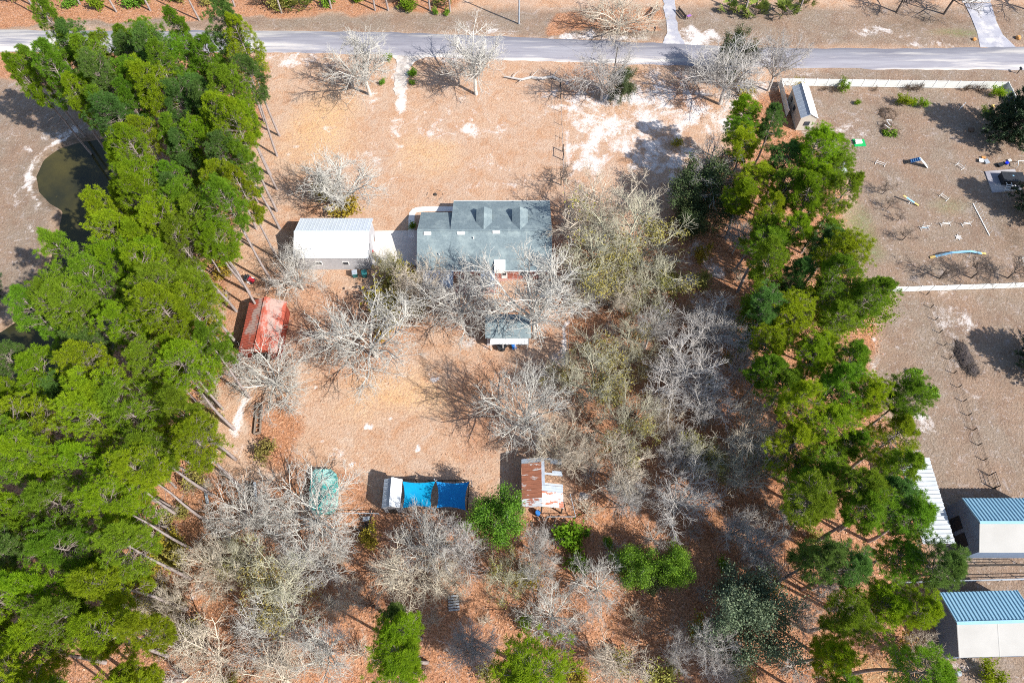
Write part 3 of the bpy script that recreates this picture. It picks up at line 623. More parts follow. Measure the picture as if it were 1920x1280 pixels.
# left slope: rows of rusty sheets, pale strip at the top edge and a pale corner at the bottom
rows = [(y1, ya, GALV)]; nr = 5
for k in range(nr):
    a = ya-(ya-y0)*k/nr; b = ya-(ya-y0)*(k+1)/nr; rows.append((a, b, RUST if k < 4 else RUSTWHITE))
rndq = random.Random(5)
def lerp(a, b, f): return a+(b-a)*f
for a, b, m in rows:
    dz = rndq.uniform(0, 0.03)
    ribbed('roof_sheet', m, rb, (x0, a-0.01, 3.2+dz), (x0, b+0.01, 3.2+dz), (xm, b+0.01, 4.2+dz), (xm, a-0.01, 4.2+dz), 0.9, 0.04, 0.1)
for a, b, m in [(yq, yq-(yq-y0)*0.28, GALV), (yq-(yq-y0)*0.28, yq-(yq-y0)*0.62, RUSTWHITE), (yq-(yq-y0)*0.62, y0, RUSTWHITE)]:
    dz = rndq.uniform(0, 0.03)
    ribbed('roof_sheet', m, rb, (x1, b+0.01, 3.2+dz), (x1, a-0.01, 3.2+dz), (xm+0.02, a-0.01, 4.2+dz), (xm+0.02, b+0.01, 4.2+dz), 0.9, 0.04, 0.1)
# the roofless bay: white rafters and one loose sheet
for (ax, ay, bx, by) in ((0.0, y1-0.15, 1, y1-0.15), (0.0, lerp(yq, y1, 0.42), 1, lerp(yq, y1, 0.42)), (0.0, yq+0.2, 1, yq+0.2)):
    g = MB(); g.bar((xm+0.05, ay, 4.12), (x1, by, 3.12), 0.3, 0.12); S('rafter', GALV, g, rb)
g = MB(); g.bar((xm+0.22, yq, 4.1), (xm+0.22, y1, 4.1), 0.5, 0.1); S('rafter', GALV, g, rb)
ribbed('loose_sheet', GALV, rb, (x1-0.05, lerp(yq, y1, .38), 3.25), (x1-0.05, lerp(yq, y1, .55), 3.25), (x1-1.5, lerp(yq, y1, .55), 3.6), (x1-1.5, lerp(yq, y1, .38), 3.6), 0.5, 0.04, 0.1)
ribbed('loose_sheet', GALV, rb, (x1-0.05, lerp(yq, y1, .80), 3.25), (x1-0.05, lerp(yq, y1, .98), 3.25), (x1-1.7, lerp(yq, y1, .98), 3.62), (x1-1.7, lerp(yq, y1, .80), 3.62), 0.5, 0.04, 0.1)
for xx in (x0+0.15, xm, x1-0.15):
    for yy in (y0+0.15, yq, y1-0.15):
        g = MB(); g.box(xx-0.09, xx+0.09, yy-0.09, yy+0.09, 0, 3.1 if xx != xm else 4.05); S('post', DARKWOOD, g, rb)
g = MB(); g.box(x0+0.1, x0+0.16, y0+0.3, y1-0.3, 0.05, 2.9); S('wall', RUST, g, rb)
g = MB(); g.box(x0+0.3, xm, y1-0.2, y1-0.14, 0.05, 3.0); S('wall', RUST, g, rb)
fin(rb)
# ---- long white shed in the dog yard
x0, x1 = GX(1485, 163, 3.3), GX(1517, 163, 3.3); y1, y0 = GY(1500, 163, 3.3), GY(1530, 222, 3.3)
ws = gable_house('white_shed', 'long white shed with metal roof against the white vinyl fence', 'shed', x0, x1, y0, y1, 3.3, 4.3, 'y', SIDING, GALV, WHITE_ROOF, ov=0.15, rib=0.9, rh=0.04)
xm = (x0+x1)/2
v = MB(); v.box(xm-0.55, xm+0.55, y0+0.08, y0+0.16, 1.3, 2.3); S('window', GLASS, v, ws)
for yy in (lerp(y0, y1, 0.5), lerp(y0, y1, 0.8)):
    v = MB(); v.box(x0+0.08, x0+0.16, yy-0.5, yy+0.5, 1.3, 2.3); S('window', GLASS, v, ws)
v = MB(); v.box(x1-0.16, x1-0.08, lerp(y0, y1, .3), lerp(y0, y1, .3)+1.1, 0, 2.1); S('door', GREY_WALL, v, ws); fin(ws)
# ---- low white shelter half under the pines
x1_ = GX(1583, 300, 2.8); x0_ = GX(1547, 300, 2.8); y1_, y0_ = GY(1560, 299, 2.8), GY(1560, 323, 2.8)
lo = thing('white_shelter', 'low white roofed shelter half hidden under the pines', 'shelter', ((x0_+x1_)/2, (y0_+y1_)/2, 0))
ribbed('roof', CARPORT_ROOF, lo, (x0_, y0_, 2.6), (x1_, y0_, 2.6), (x1_, y1_, 3.0), (x0_, y1_, 3.0), 0.6, 0.05, 0.14)
for xx in (x0_+.15, x1_-.15):
    for yy in (y0_+.15, y1_-.15):
        g = MB(); g.box(xx-.06, xx+.06, yy-.06, yy+.06, 0, 2.6); S('post', WHITE, g, lo)
g = MB(); g.box(x0_+.2, x1_-.2, y1_-.3, y1_-.22, 0, 2.8); S('wall', SIDING, g, lo); fin(lo)
# ---- two blue-white barns on the right and the corrugated carport
def barn(label, ne, nw, rw, rwy, sw, xend, eave, ridge):
    x0 = GX(*nw, eave); yN = GY(*nw, eave); yS = GY(*sw, eave); t = gable_house('metal_barn', label, 'barn', x0, xend, yS, yN, eave, ridge, 'x', BARNWALL, BARN_WHITE, BARN_ROOF, ov=0.12, rib=0.50, rh=0.10, rw=0.24, mid=GY(*rw, ridge), flat=True)
    t['group'] = 'blue and white metal barns'; return t, x0, yS, yN
BARNWALL = mat('blue_grey_barn_wall', (0.15, 0.20, 0.29), (0.125, 0.17, 0.25), 1, stretch=(3, 3, 0.2))
b1, bx, bs_, bn_ = barn('blue ribbed and white roofed barn beside the corrugated carport', None, (1803, 933.5), (1825, 979), None, (1831, 1035.5), GX(1990, 980, 4.3), 4.3, 6.4)
for yy in (lerp(bs_, bn_, .3), lerp(bs_, bn_, .62)):
    v = MB(); v.box(bx+0.04, bx+0.13, yy-0.9, yy+0.9, 0, 2.4); S('door', BARNDOOR if 'BARNDOOR' in globals() else DARK, v, b1)
fin(b1)
b2, bx2, bs2, bn2 = barn('blue ribbed and white roofed barn nearest the bottom right corner', None, (1761, 1108), (1786, 1165.5), None, (1794.5, 1230), GX(1908, 1101, 3.6), 3.6, 5.4)
b2.rotation_euler = (0, 0, R(1.5)); fin(b2)
x1_ = GX(1742, 857, 3.4); x0_ = x1_-4.3; y1_, y0_ = GY(1742, 857, 3.4), GY(1790, 1018, 3.4)
cp = thing('corrugated_carport', 'long white corrugated carport roof partly under pine crowns', 'carport', ((x0_+x1_)/2, (y0_+y1_)/2, 0))
ribbed('roof', CARPORT_ROOF, cp, (x1_, y0_, 3.4), (x1_, y1_, 3.4), (x0_, y1_, 3.0), (x0_, y0_, 3.0), 0.62, 0.14, 0.2)
for xx in (x0_+.15, x1_-.15):
    for yy in np.linspace(y0_+.15, y1_-.15, 5):
        g = MB(); g.box(xx-.06, xx+.06, yy-.06, yy+.06, 0, 3.0 if xx < x0_+1 else 3.3); S('post', STEEL, g, cp)
fin(cp)

# ------------------------------------------------------------------ fences
def vinyl(label, a, b, n, h=1.8, group='white vinyl fences'):
    a = Vector((*a, 0)); b = Vector((*b, 0)); d = (b-a); t = thing('vinyl_fence', label, 'fence', a, group=group)
    u = d.normalized(); L_ = d.length/n; ang = math.atan2(u.y, u.x)
    pm = MB(); pm.box(0.07, L_-0.07, -0.025, 0.025, 0.06, h-0.06); pm.box(0.07, L_-0.07, -0.04, 0.04, h-0.10, h-0.01); pm.box(0.07, L_-0.07, -0.04, 0.04, 0.05, 0.16)
    pme = pm.mesh('panel', VINYL); po = MB(); po.box(-0.065, 0.065, -0.065, 0.065, 0, h+0.06)
    po.add([(-0.085, -0.085, h+0.06), (0.085, -0.085, h+0.06), (0.085, 0.085, h+0.06), (-0.085, 0.085, h+0.06), (0, 0, h+0.16)], [(0, 1, 4), (1, 2, 4), (2, 3, 4), (3, 0, 4), (3, 2, 1, 0)])
    pom = po.mesh('post', WHITE)
    for k in range(n+1):
        p = u*(L_*k)
        link('post', pom, t, p, ang)
        if k < n: link('panel', pme, t, p, ang)
    return t
fa = G(1460, 160.5); fb = G(1881, 167)
vinyl('long white vinyl fence along the road behind the white shed', fa, fb, 19)
vinyl('white vinyl fence turning down the right side near the cedar', (fb[0]+0.1, fb[1]-0.1), (fb[0]+0.1, G(1940, 235)[1]), 5)
vinyl('short white vinyl fence between the woods and the white shed', (fa[0], fa[1]-0.1), G(1474, 219), 4)
vinyl('white vinyl fence dividing the dog yard from the bare field', G(1672, 547), G(1960, 537.5), 12, h=1.5)
# field fence: dark posts and wire, X constant
fx = G(1745, 576)[0]; t = thing('field_fence', 'dark wire fence with low posts running down the bare field', 'fence', (fx, G(1740, 553)[1], 0)); oy = t.location.y
fpts = [(1440+x/4, 320+y/4) for x, y in [(1190, 930), (1220, 1028), (1250, 1120), (1282, 1215)]]+[(1440+x/4, 640+y/4) for x, y in [(1318, 32), (1352, 135), (1390, 240), (1424, 345), (1462, 450), (1498, 555), (1537, 665), (1577, 778), (1616, 890), (1658, 1005), (1690, 1100)]]
pom = MB(); pom.tube([(0, 0, 0), (0, 0, 1.0)], 0.075, 6); pom = pom.mesh('post', DARKWOOD); last = None
for p in fpts:
    g = G(*p); link('post', pom, t, (0, g[1]-oy, 0))
    if last is not None:
        for hh in (0.35, 0.65, 0.92):
            wv = MB(); wv.tube([(0, last-oy, hh), (0, g[1]-oy, hh)], 0.018, 4, False); link('wire', wv.mesh('wire', DARKWOOD), t)
    last = g[1]
gt = thing('field_gate', 'open framed gate at the lower end of the wire fence', 'gate', (fx+0.2, G(1854, 890)[1], 0))
ga, gb = Vector((0, 0, 0)), Vector((0, G(1862, 915)[1]-G(1854, 890)[1], 0))
for q in (ga, gb):
    g = MB(); g.tube([q, q+Vector((0, 0, 1.5))], 0.07, 6); link('post', g.mesh('post', DARKWOOD), gt)
for hh in (0.4, 0.95, 1.45):
    g = MB(); g.tube([ga+Vector((0, 0, hh)), gb+Vector((0, 0, hh))], 0.035, 5); link('rail', g.mesh('rail', DARKWOOD), gt)
# horse rails between the two barns
pipe_rail('paddock_fence', 'dark paddock rail just below the upper blue barn', [G(1800, 1062), G(1915, 1060)], 1.5, DARKWOOD, (1.0, 0.6, 0.25), 3.0)
pipe_rail('paddock_fence', 'pale pipe fence just above the lower blue barn', [G(1690, 1094), G(1960, 1086)], 1.5, STEEL, (1.0, 0.55), 3.5, rr=0.06)
pipe_rail('paddock_fence', 'short dark rail left of the carport top end', [G(1672, 853), G(1716, 851)], 1.6, STEEL, (1.0, 0.5), 2.5)
pipe_rail('pipe_fence', 'low pipe rail crossing the woods behind the sails', [G(640, 965), G(712, 966)], 1.2, STEEL, (1.0,), 3, rr=0.06)
pipe_rail('pipe_fence', 'low pipe rail behind the rusty barn', [G(1025, 972), G(1078, 972), G(1068, 930)], 1.2, STEEL, (1.0,), 3, rr=0.06)
# line fence between the lots: thin wire with two H braces and a sandy strip
lt = thing('boundary_fence', 'thin wire boundary fence running from the road past the house', 'fence', (*G(1052, 300), 0)); o2 = Vector((*G(1052, 300), 0))
def lp(px, py): return Vector((*G(px, py), 0))-o2
line = [(1050, 163), (1051, 185), (1052, 210), (1053, 235), (1054, 260), (1055, 284), (1055.5, 300), (1056, 330), (1058, 370), (1060, 420), (1061, 470), (1062, 520), (1063, 560), (1064, 600), (1065, 650), (1066, 700), (1067, 750)]
pm_ = MB(); pm_.tube([(0, 0, 0), (0, 0, 1.4)], 0.06, 6); pm_ = pm_.mesh('post', WOOD); hb = MB(); hb.tube([(0, 0, 0), (0, 0, 1.9)], 0.11, 7); hb = hb.mesh('post', DARKWOOD)
for i, p in enumerate(line):
    q = lp(*p); link('post', hb if p[1] in (163, 185, 284, 300) else pm_, lt, q)
    if i:
        for hh in (0.5, 1.3):
            wv = MB(); wv.tube([lp(*line[i-1])+Vector((0, 0, hh)), q+Vector((0, 0, hh))], 0.014, 4, False); link('wire', wv.mesh('wire', STEEL), lt)
for a, b in (((1050, 163), (1051, 185)), ((1055, 284), (1055.5, 300))):
    g = MB(); g.tube([lp(*a)+Vector((0, 0, 1.75)), lp(*b)+Vector((0, 0, 1.75))], 0.07, 6); link('brace_rail', g.mesh('brace_rail', DARKWOOD), lt)
# ------------------------------------------------------------------ trees
def tubes_np(P, Rd, n):
    """P (B,k,3) centre lines, Rd (B,k) radii -> verts, quads"""
    B, k, _ = P.shape
    T = np.empty_like(P); T[:, 1:-1] = P[:, 2:]-P[:, :-2]; T[:, 0] = P[:, 1]-P[:, 0]; T[:, -1] = P[:, -1]-P[:, -2]
    T /= np.linalg.norm(T, axis=2, keepdims=True)+1e-9
    ref = np.where(np.abs(T[..., 2:3]) < 0.9, np.array([0, 0, 1.0]), np.array([1.0, 0, 0]))
    U = np.cross(T, ref); U /= np.linalg.norm(U, axis=2, keepdims=True)+1e-9; W = np.cross(T, U)
    a = 2*np.pi*np.arange(n)/n
    V = P[:, :, None, :]+Rd[:, :, None, None]*(np.cos(a)[:, None]*U[:, :, None, :]+np.sin(a)[:, None]*W[:, :, None, :])
    i = np.arange(B*k*n).reshape(B, k, n); j = np.roll(i, -1, 2)
    F = np.stack([i[:, :-1], j[:, :-1], j[:, 1:], i[:, 1:]], -1).reshape(-1, 4)
    return V.reshape(-1, 3), F
def join_np(parts):
    V = []; F = []; o = 0
    for v, f in parts: V.append(v); F.append(f+o); o += len(v)
    return np.concatenate(V), F
def norm(a): return a/(np.linalg.norm(a, axis=-1, keepdims=True)+1e-9)
def grow(r, P0, D0, Ln, r0, k, wig, up, tip=0.35):
    B = len(P0); P = np.empty((B, k, 3)); P[:, 0] = P0; d = norm(D0)
    for i in range(1, k):
        P[:, i] = P[:, i-1]+d*(Ln/(k-1))[:, None]
        d = norm(d+r.normal(0, wig, (B, 3))+np.array([0, 0, up]))
    f = np.linspace(0, 1, k)[None]; return P, r0[:, None]*(1-f*(1-tip))
def spawn(r, P, Rd, Ln, m, smin, ang, ratio, rr, up=0.0, smax=1.0):
    """m children on each branch"""
    B, k, _ = P.shape; s = smin+(smax-smin)*(np.arange(m)[None]+r.random((B, m)))/m; s = np.clip(s, 0, 0.999)
    x = s*(k-1); i = np.minimum(x.astype(int), k-2); f = (x-i)[..., None]; b = np.arange(B)[:, None]
    p = P[b, i]*(1-f)+P[b, i+1]*f; d = norm(P[b, i+1]-P[b, i]); rad = Rd[b, i]*(1-f[..., 0])+Rd[b, i+1]*f[..., 0]
    q = norm(np.cross(d, r.normal(0, 1, (B, m, 3)))); a = np.radians(r.normal(ang, ang*0.22, (B, m)))[..., None]
    nd = norm(d*np.cos(a)+q*np.sin(a)+np.array([0, 0, up]))
    ln = Ln[:, None]*ratio*(1.15-0.55*(s-smin)/(1-smin+1e-6))*r.uniform(0.65, 1.25, (B, m))
    return p.reshape(-1, 3), nd.reshape(-1, 3), ln.ravel(), np.minimum(rad*0.85, rr*r.uniform(0.7, 1.3, (B, m))).ravel()

def bare_skeleton(seed, H=14., spread=45, limbs=5, trunk=0.22, upright=0.05, twig=0.031, dens=1.0, multi=False):
    r = np.random.default_rng(seed)
    lev = []
    if not multi:
        P, Rd = grow(r, np.zeros((1, 3)), np.array([[r.normal(0, .06), r.normal(0, .06), 1]]), np.array([H*trunk]), np.array([0.021*H]), 5, .05, 0, .8)
        lev.append((P, Rd, 8))
        base = P[:, -1]; az = 2*np.pi*(np.arange(limbs)+r.random(limbs)*.6)/limbs; el = np.radians(90-r.normal(spread, 10, limbs)); el[0] = np.radians(80)
        D = np.stack([np.cos(az)*np.cos(el), np.sin(az)*np.cos(el), np.sin(el)], 1)
        P0 = np.repeat(base, limbs, 0)
    else:
        az = 2*np.pi*(np.arange(limbs)+r.random(limbs)*.6)/limbs; el = np.radians(90-r.normal(spread*.7, 10, limbs))
        D = np.stack([np.cos(az)*np.cos(el), np.sin(az)*np.cos(el), np.sin(el)], 1); P0 = D*np.array([.25, .25, 0])
    L1 = H*r.uniform(.46, .62, limbs)
    P, Rd = grow(r, P0, D, L1, np.full(limbs, .0108*H)*r.uniform(.8, 1.2, limbs), 8, .11, upright, .3); lev.append((P, Rd, 6))
    p, d, l, q = spawn(r, P, Rd, L1, int(9*dens), .12, 48, .56, .060, .05); P2, R2 = grow(r, p, d, l, q, 6, .13, .03, .35); lev.append((P2, R2, 5))
    p, d, l, q = spawn(r, P2, R2, l, 7 if dens == 1 else 6, .10, 48, .52, .045, .05); P3, R3 = grow(r, p, d, l, q, 4, .15, .03, .45); lev.append((P3, R3, 3))
    p, d, l, q = spawn(r, P3, R3, l, 4 if dens == 1 else 5, .10, 48, .62, twig, .05); P4, R4 = grow(r, p, d, np.maximum(l, .7 if dens == 1 else .4), np.maximum(q, twig*.55), 3, .2, .03, .5); lev.append((P4, R4, 3))
    return lev
def leaf_quads(r, C, n, spread, size, flat=0.0):
    """n leaves scattered round every centre"""
    B = len(C); p = np.repeat(C, n, 0)+r.normal(0, spread, (B*n, 3)); M = B*n
    u = norm(r.normal(0, 1, (M, 3))+0); w = norm(np.cross(u, r.normal(0, 1, (M, 3))+np.array([0, 0, flat]))); s = size*r.uniform(.6, 1.3, (M, 1))
    V = np.stack([p-u*s*.6, p+w*s*.32, p+u*s*.6, p-w*s*.32], 1).reshape(-1, 3)
    return V, np.arange(M*4).reshape(-1, 4)

def bare_tree(name, seed, bark, leaf=None, nleaf=0, leafsize=.28, **k):
    lev = bare_skeleton(seed, **k); r = np.random.default_rng(seed+99)
    a = [tubes_np(*x) for x in lev[:-3]]; v, f = join_np(a); trunk = mesh_np('trunk', v, f, bark, True)
    v, f = join_np([tubes_np(*x) for x in lev[-3:-1]]); br = mesh_np('branches', v, f, bark)
    v, f = tubes_np(*lev[-1]); tw = mesh_np('twigs', v, [f], bark)
    t = thing(name, 'x', 'tree'); t['rad'] = float(np.percentile(np.linalg.norm(lev[-1][0][:, -1, :2], axis=1), 90)); t['top'] = float(lev[-1][0][:, -1, 2].max()); link('trunk', trunk, t); link('branches', br, t); link('twigs', tw, t)
    if leaf:
        C = lev[-1][0][:, -1]; zc = np.percentile(C[:, 2], 60)
        keep = C[r.random(len(C)) < np.where(C[:, 2] < zc, 1, .35)]
        blobn = keep[r.integers(0, len(keep), 14)]; dd = np.min(np.linalg.norm(keep[:, None]-blobn[None], axis=2), 1); keep = keep[dd < 2.1]
        keep = keep[r.permutation(len(keep))[:nleaf]]
        v, f = leaf_quads(r, keep, 7, .38, leafsize); link('leaves', mesh_np('leaves', v, [f], leaf), t)
    return t

def needle_tufts(r, C, D, n, ln, wd, spread=.75):
    B = len(C); M = B*n; d = norm(np.repeat(D, n, 0)*.9+r.normal(0, spread, (M, 3))+np.array([0, 0, .25])); p = np.repeat(C, n, 0)+r.normal(0, .05, (M, 3))
    w = norm(np.cross(d, r.normal(0, 1, (M, 3)))); L_ = ln*r.uniform(.7, 1.25, (M, 1)); W_ = wd*r.uniform(.7, 1.3, (M, 1))
    V = np.stack([p+d*L_*.08, p+d*L_*.55+w*W_, p+d*L_, p+d*L_*.55-w*W_], 1).reshape(-1, 3)
    return V, np.arange(M*4).reshape(-1, 4)
def pine_tree(seed, needle, H=24., cr=3.6, cb=.55, whorls=13, per=5, nt=40, bark=None, ln=.46, wd=.022):
    r = np.random.default_rng(seed)
    P, Rd = grow(r, np.zeros((1, 3)), np.array([[r.normal(0, .03), r.normal(0, .03), 1]]), np.array([H]), np.array([.26]), 9, .022, .01, .18)
    trunk = mesh_np('trunk', *[x if i == 0 else [x] for i, x in enumerate(tubes_np(P, Rd, 8))], bark or PINEBARK, True)
    nb = whorls*per; s = cb+(1-cb)*(np.arange(nb)+r.random(nb))/nb*.97; x = s*8; i = np.minimum(x.astype(int), 7); f = (x-i)[:, None]
    p = P[0, i]*(1-f)+P[0, i+1]*f; az = r.random(nb)*2*np.pi; q = (s-cb)/(1-cb)
    prof = np.interp(q, [0, .15, .45, .75, .93, 1], [.55, .85, 1.0, .82, .45, .15]); ln_b = cr*prof*r.uniform(.6, 1.15, nb)*(1+.25*np.cos(az-r.random()*6.28))
    el = np.radians(np.interp(q, [0, .5, 1], [2, 22, 62])+r.normal(0, 8, nb)); D = np.stack([np.cos(az)*np.cos(el), np.sin(az)*np.cos(el), np.sin(el)], 1)
    B1, R1 = grow(r, p, D, ln_b, np.full(nb, .055), 5, .09, .07, .35)
    # a few dead snags lower on the bole
    ns = 7; s2 = r.uniform(cb*.55, cb, ns); x = s2*8; i = np.minimum(x.astype(int), 7); f = (x-i)[:, None]; ps = P[0, i]*(1-f)+P[0, i+1]*f; az = r.random(ns)*6.28
    B0, R0 = grow(r, ps, np.stack([np.cos(az), np.sin(az), r.normal(.1, .2, ns)], 1), r.uniform(.6, 2.4, ns), np.full(ns, .04), 4, .15, .0, .4)
    c, d, l, q2 = spawn(r, B1, R1, ln_b, 9, .30, 46, .36, .03, .12); B2, R2 = grow(r, c, d, np.maximum(l, .35), q2, 3, .12, .1, .5)
    v, ff = join_np([tubes_np(B0, R0, 4), tubes_np(B1, R1, 4), tubes_np(B2, R2, 3)]); limbs = mesh_np('branches', v, ff, bark or PINETWIG)
    ends = np.concatenate([B1[:, -1], B2[:, -1]]); dirs = np.concatenate([norm(B1[:, -1]-B1[:, -2]), norm(B2[:, -1]-B2[:, -2])])
    v, f = needle_tufts(r, ends, dirs, nt, ln, wd); crown = mesh_np('crown', v, [f], needle)
    t = thing('pine_tree', 'x', 'tree'); link('trunk', trunk, t); link('branches', limbs, t); link('crown', crown, t)
    return t
def leafy_tree(name, seed, leaf, bark, nleaf=4, size=.30, lspread=.42, **k):
    lev = bare_skeleton(seed, **k); r = np.random.default_rng(seed+5)
    v, f = join_np([tubes_np(*x) for x in lev[:-1]]); trunk = mesh_np('trunk', v, f, bark, True)
    C = np.concatenate([lev[-1][0][:, -1], lev[-1][0][:, 0]]); C = C[r.permutation(len(C))[:7000]]
    v, f = leaf_quads(r, C, nleaf, lspread, size); t = thing(name, 'x', 'tree'); link('trunk', trunk, t); link('crown', mesh_np('crown', v, [f], leaf), t)
    return t

PARK = (0, 0, -5000)
protos = []
def proto(t): protos.append(t); return t
pines = [proto(pine_tree(100+i, MIDG, H=h, cr=c, cb=b)) for i, (h, c, b) in enumerate([(25, 3.2, .58), (27, 2.8, .62), (23, 2.6, .54), (26, 3.5, .64), (21, 2.5, .50), (28, 3.2, .68), (24, 2.9, .60)])]
sapling_pine = proto(pine_tree(150, LIME, H=7, cr=1.9, cb=.18, whorls=9, per=4, nt=22, ln=.42))
KW = dict(H=14.)
bares = {
 'white': [proto(bare_tree('bare_tree', 200+i, PALEBARK, H=14., spread=s, limbs=l, trunk=tk, upright=u)) for i, (s, l, tk, u) in enumerate([(48, 9, .2, .05), (42, 8, .26, .06), (55, 10, .16, .05)])],
 'grey': [proto(bare_tree('bare_tree', 220+i, GREYBARK, H=14., spread=s, limbs=l, trunk=tk, upright=u)) for i, (s, l, tk, u) in enumerate([(46, 8, .22, .06), (38, 9, .26, .07)])],
 'beige': [proto(bare_tree('bare_tree', 240+i, BEIGEBARK, H=14., spread=s, limbs=l, trunk=tk, upright=u, twig=.030)) for i, (s, l, tk, u) in enumerate([(50, 9, .18, .05), (42, 8, .22, .07)])],
 'olive': [proto(bare_tree('bare_tree', 260+i, OLIVEBARK, OLIVELEAF, 360, H=14., spread=s, limbs=l, trunk=tk, upright=u)) for i, (s, l, tk, u) in enumerate([(48, 8, .2, .05), (42, 8, .23, .06)])],
 
 'young': [proto(bare_tree('young_tree', 290, DARKBARK, H=6., spread=32, limbs=5, trunk=.34, upright=.06, twig=.026, dens=.6))],
}
oak = proto(leafy_tree('oak_tree', 300, OAKLEAF, DARKBARK, 8, .28, .5, H=14., spread=52, limbs=7, trunk=.16, upright=.03))
sage = proto(leafy_tree('oak_tree', 305, SAGE, DARKBARK, 9, .27, .55, H=14., spread=55, limbs=7, trunk=.16, upright=.02))
bright = proto(leafy_tree('evergreen_tree', 310, BRIGHTLEAF, GREYBARK, 8, .27, .55, H=13., spread=42, limbs=6, trunk=.22, upright=.05))
deep = proto(leafy_tree('evergreen_tree', 315, MIDG, GREYBARK, 5, .32, .42, H=13., spread=50, limbs=7, trunk=.18, upright=.04))
def cedar_tree(seed):
    r = np.random.default_rng(seed); nb = 240; s = r.uniform(.06, .99, nb); H = 11.; az = r.random(nb)*6.28
    p = np.stack([np.zeros(nb), np.zeros(nb), s*H], 1); ln = (1-s)**.7*5.6*r.uniform(.7, 1.15, nb)+.3; el = np.radians(r.normal(12, 8, nb)+s*35)
    B1, R1 = grow(r, p, np.stack([np.cos(az)*np.cos(el), np.sin(az)*np.cos(el), np.sin(el)], 1), ln, np.full(nb, .05), 6, .05, .015, .3)
    P, Rd = grow(r, np.zeros((1, 3)), np.array([[0, 0, 1.]]), np.array([H]), np.array([.25]), 6, .01, 0, .1)
    t = thing('cedar_tree', 'x', 'tree'); v, f = join_np([tubes_np(P, Rd, 8), tubes_np(B1, R1, 3)]); link('trunk', mesh_np('trunk', v, f, DARKBARK), t)
    c, d, l, q = spawn(r, B1, R1, ln, 9, .2, 28, .22, .02); n = 14; M = len(c)
    v, f = needle_tufts(r, c, d, n, .75, .055, .33); link('crown', mesh_np('crown', v, [f], CEDAR), t); return t
cedar = proto(cedar_tree(400))
# shrubs
def leafy_shrub(name, seed, leaf, h=1.6, rad=1.1, n=260, size=.26, stems=7, bark=None):
    r = np.random.default_rng(seed); az = r.random(stems)*6.28; D = np.stack([np.cos(az)*.6, np.sin(az)*.6, np.ones(stems)], 1)
    P, Rd = grow(r, np.zeros((stems, 3)), D, r.uniform(.6, 1, stems)*h, np.full(stems, .035), 5, .15, .05, .4); L_ = np.full(stems, h)
    c, d, l, q = spawn(r, P, Rd, L_, 6, .2, 45, .45, .02); B2, R2 = grow(r, c, d, l*rad, q, 4, .15, .03, .4)
    v, f = join_np([tubes_np(P, Rd, 4), tubes_np(B2, R2, 3)]); t = thing(name, 'x', 'shrub'); link('stems', mesh_np('stems', v, f, bark or BROWNTWIG), t)
    C = np.concatenate([B2[:, -1], B2[:, 2], B2[:, 1]]); v, f = leaf_quads(r, C, max(1, n//len(C)*3), .22, size); link('foliage', mesh_np('foliage', v, [f], leaf), t); return t
def twig_shrub(seed, bark, h=2.2, stems=11, dens=6):
    r = np.random.default_rng(seed); az = r.random(stems)*6.28; D = np.stack([np.cos(az)*.7, np.sin(az)*.7, np.ones(stems)], 1)
    P, Rd = grow(r, np.zeros((stems, 3)), D, r.uniform(.6, 1, stems)*h, np.full(stems, .035), 6, .12, .05, .4)
    c, d, l, q = spawn(r, P, Rd, np.full(stems, h), dens, .15, 38, .5, .026); B2, R2 = grow(r, c, d, l, q, 4, .15, .05, .5)
    c, d, l, q = spawn(r, B2, R2, l, 5, .15, 38, .5, .02); B3, R3 = grow(r, c, d, l, q, 3, .15, .05, .5)
    t = thing('bare_shrub', 'x', 'shrub'); v, f = join_np([tubes_np(P, Rd, 4), tubes_np(B2, R2, 3)]); link('stems', mesh_np('stems', v, f, bark), t)
    v, f = tubes_np(B3, R3, 3); link('twigs', mesh_np('twigs', v, [f], bark), t); return t
def palmetto(seed):
    r = np.random.default_rng(seed); t = thing('palmetto_bush', 'x', 'shrub'); V = []; F = []; st_ = MB(); nf = 26
    for k in range(nf):
        az = r.random()*6.28; el = r.uniform(.35, 1.35); L_ = r.uniform(.9, 1.6); d = np.array([math.cos(az)*math.cos(el), math.sin(az)*math.cos(el), math.sin(el)]); base = d*L_
        st_.tube([(0, 0, .1), tuple(base*.5+np.array([0, 0, .1])), tuple(base)], .025, 3, False)
        side = norm(np.cross(d, [0, 0, 1])); upv = np.cross(side, d)
        for a in np.linspace(-1.25, 1.25, 11):
            dd = norm(d*math.cos(a)+side*math.sin(a)+upv*r.normal(0, .12)); tip = base+dd*r.uniform(.65, .95); w_ = norm(np.cross(dd, upv))*.055; n0 = len(V)
            V += [base, base+dd*.4+w_, tip, base+dd*.4-w_]; F.append((n0, n0+1, n0+2, n0+3))
    link('stems', st_.mesh('stems', DARKBARK), t); link('fronds', mesh_np('fronds', np.array(V), [np.array(F)], PALMLEAF), t); return t
sh_green = proto(leafy_shrub('green_shrub', 500, MIDG)); sh_bright = proto(leafy_shrub('green_shrub', 501, BRIGHTLEAF)); sh_olive = proto(leafy_shrub('olive_shrub', 502, OLIVELEAF, h=2.2, rad=1.3, n=300))
sh_gold = proto(leafy_shrub('golden_shrub', 503, GOLDLEAF, h=2.0, rad=1.3, n=300)); sh_twig = proto(twig_shrub(510, BEIGEBARK)); sh_brown = proto(twig_shrub(511, BROWNTWIG, h=1.8)); sh_grey = proto(twig_shrub(512, GREYBARK, h=2.6))
palm = proto(palmetto(520)); palm2 = proto(palmetto(521))
sh_cone = proto(leafy_shrub('cone_shrub', 530, LIME, h=2.4, rad=.5, n=420, size=.2, stems=5))

